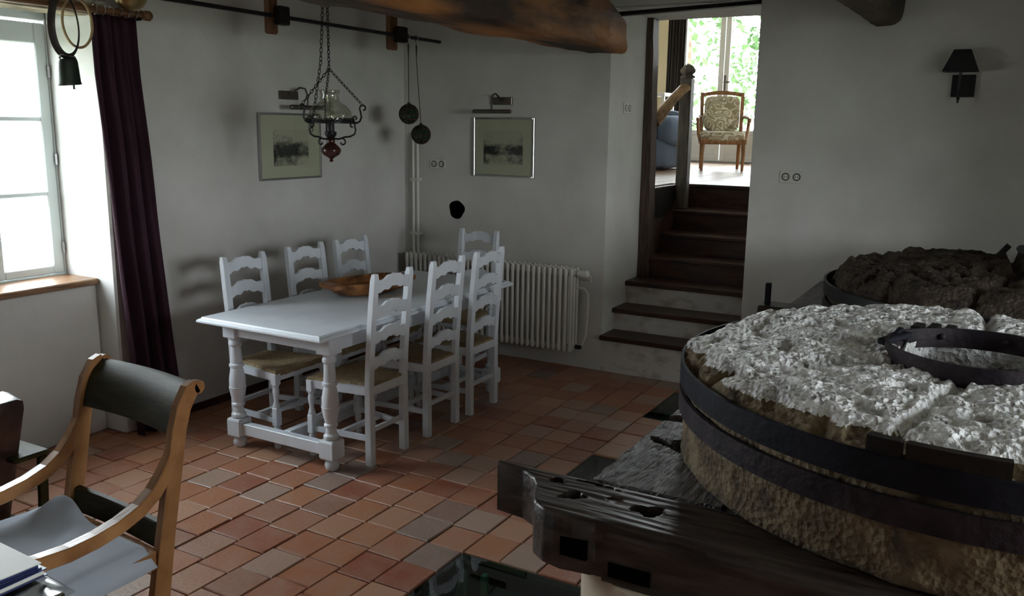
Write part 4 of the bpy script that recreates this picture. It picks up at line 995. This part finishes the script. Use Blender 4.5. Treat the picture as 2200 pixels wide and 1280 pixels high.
for (x, y) in ((-3.58, 9.87), (-4.26, 9.87), (-3.58, 10.6), (-4.26, 10.6)): B().lathe([(.02, 0), (.026, .04)], (x, y, ZU), 10).build('leg', 'black_wood', sf)
tb = thing('white_console', 'white console table by the curtain in the upper room', 'table', (-4.55, 12.1, ZU))
B().box(-4.85, -4.30, 11.85, 12.3, 2.285, 2.33).build('tabletop', 'plaster_white', tb, bevel=.006)
B().box(-4.83, -4.32, 11.88, 12.28, 2.06, 2.10).build('shelf', 'plaster_white', tb)
for (x, y) in ((-4.83, 11.87), (-4.35, 11.87), (-4.83, 12.25), (-4.35, 12.25)): B().box(x, x+.04, y, y+.04, ZU, 2.285).build('leg', 'plaster_white', tb)
B().box(-4.78, -4.37, 11.92, 12.24, ZU+.05, 2.04).build('drawer_box', 'black_wood', tb)
uc = thing('curtain', 'dark brown curtain at the side of the french window', 'curtain', (-4.46, 12.6, ZU), 'curtains of the upper room')
rings = []
for i in range(14):
    z = ZU+.02+3.0*i/13; rings.append([(-4.555+.28*k/60+.02*(1-i/13)*math.sin(k*.3), 12.60+.03*math.sin(k*.62), z) for k in range(61)])
o = B().ringstack(rings, False, False, closed=False).build('drape', 'curtain_brown', uc, smooth=True, angle=180); o.modifiers.new('t', 'SOLIDIFY').thickness = .005
uc2 = thing('curtain', 'dark brown curtain at the far side of the french window, mostly behind the armchair', 'curtain', (-2.9, 12.6, ZU), 'curtains of the upper room')
rings = []
for i in range(14):
    z = ZU+.02+3.0*i/13; rings.append([(-3.10+.34*k/60, 12.60+.03*math.sin(k*.62+1), z) for k in range(61)])
o = B().ringstack(rings, False, False, closed=False).build('drape', 'curtain_brown', uc2, smooth=True, angle=180); o.modifiers.new('t', 'SOLIDIFY').thickness = .005
o = B().tube([(-4.85, 12.6, 4.40), (-2.65, 12.6, 4.40)], .015).build('curtain_rod', 'black_iron', smooth=True); tag(o, 'thin black curtain rod over the french window', 'curtain rod')

# ================================================================== FOREGROUND ARMCHAIR
fa = thing('wooden_armchair', 'polished walnut armchair with scrolled back and curved arms in the foreground', 'armchair', (-2.66, 1.75, 0))
XR, XLF = -2.375, -2.945
cur = [(1.765, .0), (1.775, .12), (1.795, .27), (1.835, .48), (1.865, .62), (1.885, .72), (1.905, .82), (1.93, .895), (1.965, .945), (1.992, .958)]
def sidepost(X, wd, dy=0):
    rg = []
    for i, (y, z) in enumerate(cur):
        a = cur[min(i+1, len(cur)-1)]; c = cur[max(i-1, 0)]
        d = Vector((0, a[0]-c[0], a[1]-c[1])).normalized(); nn = Vector((0, d.z, -d.y)); h_ = .030 if z > .3 else .034
        if i == len(cur)-1: h_ = .024
        p = Vector((X, y+dy, z)); xx = Vector((wd/2, 0, 0))
        rg.append([p-xx-nn*h_, p+xx-nn*h_, p+xx+nn*h_, p-xx+nn*h_])
    b = B().ringstack(rg)
    b.lathe([(.005, -wd/2), (.024, -wd/2), (.024, wd/2), (.005, wd/2)], (X, 1.998+dy, .95), 18, 'x')
    return b
sidepost(XR, .034).build('back_post', 'walnut', fa, bevel=.003)
sidepost(XLF, .034, .05).build('back_post', 'walnut', fa, bevel=.003)
yl = lambda x, y: y+.05*(XR-x)/(XR-XLF)
def rail(z0, z1, nm, th=.024, bow=.02):
    rg = []
    for k in range(13):
        x = XLF+.018+(XR-XLF-.036)*k/12; bo = bow*math.sin(math.pi*k/12); col = []
        zs = [z0+(z1-z0)*j/6 for j in range(7)]
        yc = []
        for z in zs:
            for (a, c) in zip(cur[:-1], cur[1:]):
                if a[1] <= z <= c[1]: yc.append(a[0]+(c[0]-a[0])*(z-a[1])/(c[1]-a[1])); break
            else: yc.append(cur[-1][0])
        f_ = [(x, yl(x, y)+bo-th*.6, z) for y, z in zip(yc, zs)]; g_ = [(x, yl(x, y)+bo+th*.6, z+.004) for y, z in zip(yc, zs)]
        rg.append(f_+g_[::-1])
    return B().ringstack(rg).build(nm, 'walnut_dark', fa, smooth=True, angle=50, bevel=.004)  # darker than the posts: shade on the fronts put into the wood colour
rail(.80, .957, 'top_rail'); rail(.415, .50, 'middle_rail', .02, .01)
for s, X, dy, kx in ((1, XR, 0, .0), (-1, XLF, .05, 0)):
    pa = [(1.890, .80), (1.868, .735), (1.838, .68), (1.795, .635), (1.735, .598), (1.655, .573), (1.57, .560), (1.48, .556), (1.38, .565), (1.30, .58), (1.26, .575)]
    rg = []
    for i, (y, z) in enumerate(pa):
        a = pa[min(i+1, len(pa)-1)]; c = pa[max(i-1, 0)]; d = Vector((0, a[0]-c[0], a[1]-c[1])).normalized(); nn = Vector((0, -d.z, d.y)); t = i/(len(pa)-1)
        h_ = .024 if i > 1 else (.006, .016)[i]; x = X+s*.07*math.sin(math.pi*.5*t)*kx; p = Vector((x, y+dy, z)); xx = Vector((.019+.004*math.sin(math.pi*t), 0, 0))
        rg.append([p-xx-nn*h_, p+xx-nn*h_, p+xx+nn*h_, p-xx+nn*h_])
    B().ringstack(rg).build('arm', 'walnut', fa, bevel=.004)
    B().tube([(X, 1.30+dy, .56), (X, 1.335+dy, .50), (X, 1.31+dy, .42), (X, 1.30+dy, 0)], [.018, .02, .022, .018], 10).build('front_leg', 'walnut', fa, smooth=True)
    B().bar((X, 1.31+dy, .40), (X, 1.78+dy, .40), .025, .06).build('seat_rail', 'walnut', fa)
B().bar((XLF, 1.36, .40), (XR, 1.31, .40), .025, .06).build('seat_rail', 'walnut', fa)
B().bar((XLF, 1.84, .40), (XR, 1.79, .40), .025, .05).build('seat_rail', 'walnut', fa)
# grey cloth covered seat
vs = []; fs = []; NX, NY = 46, 40
for j in range(NY+1):
    for i in range(NX+1):
        u, v = i/NX, j/NY; x = -2.985+.635*u+(.04*(1-v))*(2*u-1); y = 1.20+.575*v+.04*(1-u)
        e = min(u, 1-u, v, 1-v); z = .448+.022*min(1, e/.08)
        z += .014*noise.noise(Vector((x*5, y*5, 3)))+.020*max(0, math.sin((x*1.4+y*1.1)*16))**3*max(0, 1-abs(u-.55)*2.4)*max(0, 1-abs(v-.62)*3)
        hump = math.exp(-((x+2.80)**2/.006+(y-1.74)**2/.008)); z += .075*hump
        if e < .03: z -= .035+(.03 if e == 0 else 0)
        vs.append((x, y, z))
for j in range(NY):
    for i in range(NX):
        a = j*(NX+1)+i; fs.append((a, a+1, a+NX+2, a+NX+1))
o = B().add(vs, fs).build('seat_cloth', 'cloth_grey', smooth=True, angle=180); o.modifiers.new('t', 'SOLIDIFY').thickness = .03
tag(o, 'crumpled blue grey cloth lying on the seat of the walnut armchair', 'cloth')

# ---- leather lounge chair at the left edge
lc = thing('leather_chair', 'dark brown leather lounge chair with wooden side frame at the left edge', 'armchair', (-3.9, 1.9, 0))
rg = []
for y in (1.42, 1.44, 1.6, 1.85, 2.06, 2.085):
    e = .012 if y in (1.42, 2.085) else 0
    rg.append([(-3.79+e, y, .06+e), (-3.74-e, y, .075), (-3.545-e, y, .64), (-3.56, y, .685-e), (-3.66, y, .705-e), (-3.72+e, y, .68), (-3.95+e, y, .09)])
B().ringstack(rg).build('leather_back', 'leather', lc, smooth=True, angle=35)
cushion(B(), (-4.06, 1.75, .30), .27, .31, .09, 5).build('leather_seat', 'leather', lc, smooth=True, angle=180)
for y in (2.155, 1.35):
    fr = B().bar((-3.575, y, .40), (-3.615, y, .0), .026, .04, (0, 1, 0)).build('frame_leg', 'walnut_dark', lc, bevel=.004)
    B().bar((-3.63, y, .022), (-4.32, y, .022), .04, .04).build('runner', 'walnut_dark', lc, bevel=.004)
    B().bar((-4.28, y, .04), (-4.26, y, .40), .026, .04, (0, 1, 0)).build('frame_leg', 'walnut_dark', lc, bevel=.004)
    B().box(-4.32, -3.56, y-.13 if y > 2 else y-.03, y+.03 if y > 2 else y+.07, .402, .425).build('arm_plate', 'walnut_dark', lc, bevel=.006)

# ---- side table with magazines at the lower left corner
sd = thing('side_table', 'small dark side table under the magazines at the lower left corner', 'table', (-2.1, 1.03, 0))
B().box(-2.30, -1.955, .84, 1.205, .66, .685).build('tabletop', 'walnut_dark', sd, bevel=.004)
for (x, y) in ((-2.28, .82), (-1.995, .82), (-2.28, 1.15), (-1.995, 1.15)): B().box(x, x+.03, y, y+.03, 0, .66).build('leg', 'walnut_dark', sd)
rg = []
for (i_, z) in ((0, .6865), (0, .692), (.012, .697), (.03, .693)):
    pts = []
    for (x, y) in ((-2.36, .82), (-1.95, .84), (-1.93, 1.215), (-2.34, 1.25)):
        cx_, cy_ = -2.145, 1.0; L_ = 1-i_*4; pts.append((x, y, z))
    a = []
    for k in range(4):
        p, q = pts[k], pts[(k+1) % 4]
        for j in range(10):
            t = j/10; x, y = p[0]+(q[0]-p[0])*t, p[1]+(q[1]-p[1])*t; x = -2.145+(x+2.145)*(1-i_*4); y = 1.0+(y-1.0)*(1-i_*4)
            a.append((x, y, z+(.004*noise.noise(Vector((x*30, y*30, 0))) if i_ else 0)))
    rg.append(a)
o = B().ringstack(rg).build('plastic_sleeve', 'clear_plastic', smooth=True, angle=40)
tag(o, 'crinkled clear plastic sleeve under the blue magazines', 'sleeve')
for i, (z0, z1, dx, a_, lb) in enumerate(((.6985, .7185, -.015, 3, 'blue edged magazine, lowest of the small stack'), (.719, .735, -.03, 0, 'blue magazine with pale cover on top of the small stack'))):
    mg = thing('magazine', lb, 'magazine', (-2.2, 1.06, z0), 'magazines on the side table')
    ca, sa = math.cos(R(a_-3)), math.sin(R(a_-3)); f_ = lambda u, v: (-2.19+dx+u*ca-v*sa, 1.085+u*sa+v*ca)
    q = [f_(-.19, -.135), f_(.155, -.135), f_(.155, .135), f_(-.19, .135)]; qi = [f_(-.185, -.13), f_(.148, -.13), f_(.148, .13), f_(-.185, .13)]
    B().ringstack([[(x, y, z0) for x, y in q], [(x, y, z0+.003) for x, y in q]]).build('back_cover', 'cover_blue', mg)
    B().ringstack([[(x, y, z0+.003) for x, y in qi], [(x, y, z1-.003) for x, y in qi]]).build('pages', 'cover_blue' if i else 'paper', mg)
    B().ringstack([[(x, y, z1-.003) for x, y in q], [(x, y, z1) for x, y in q]]).build('front_cover', 'paper' if i else 'cover_blue', mg)
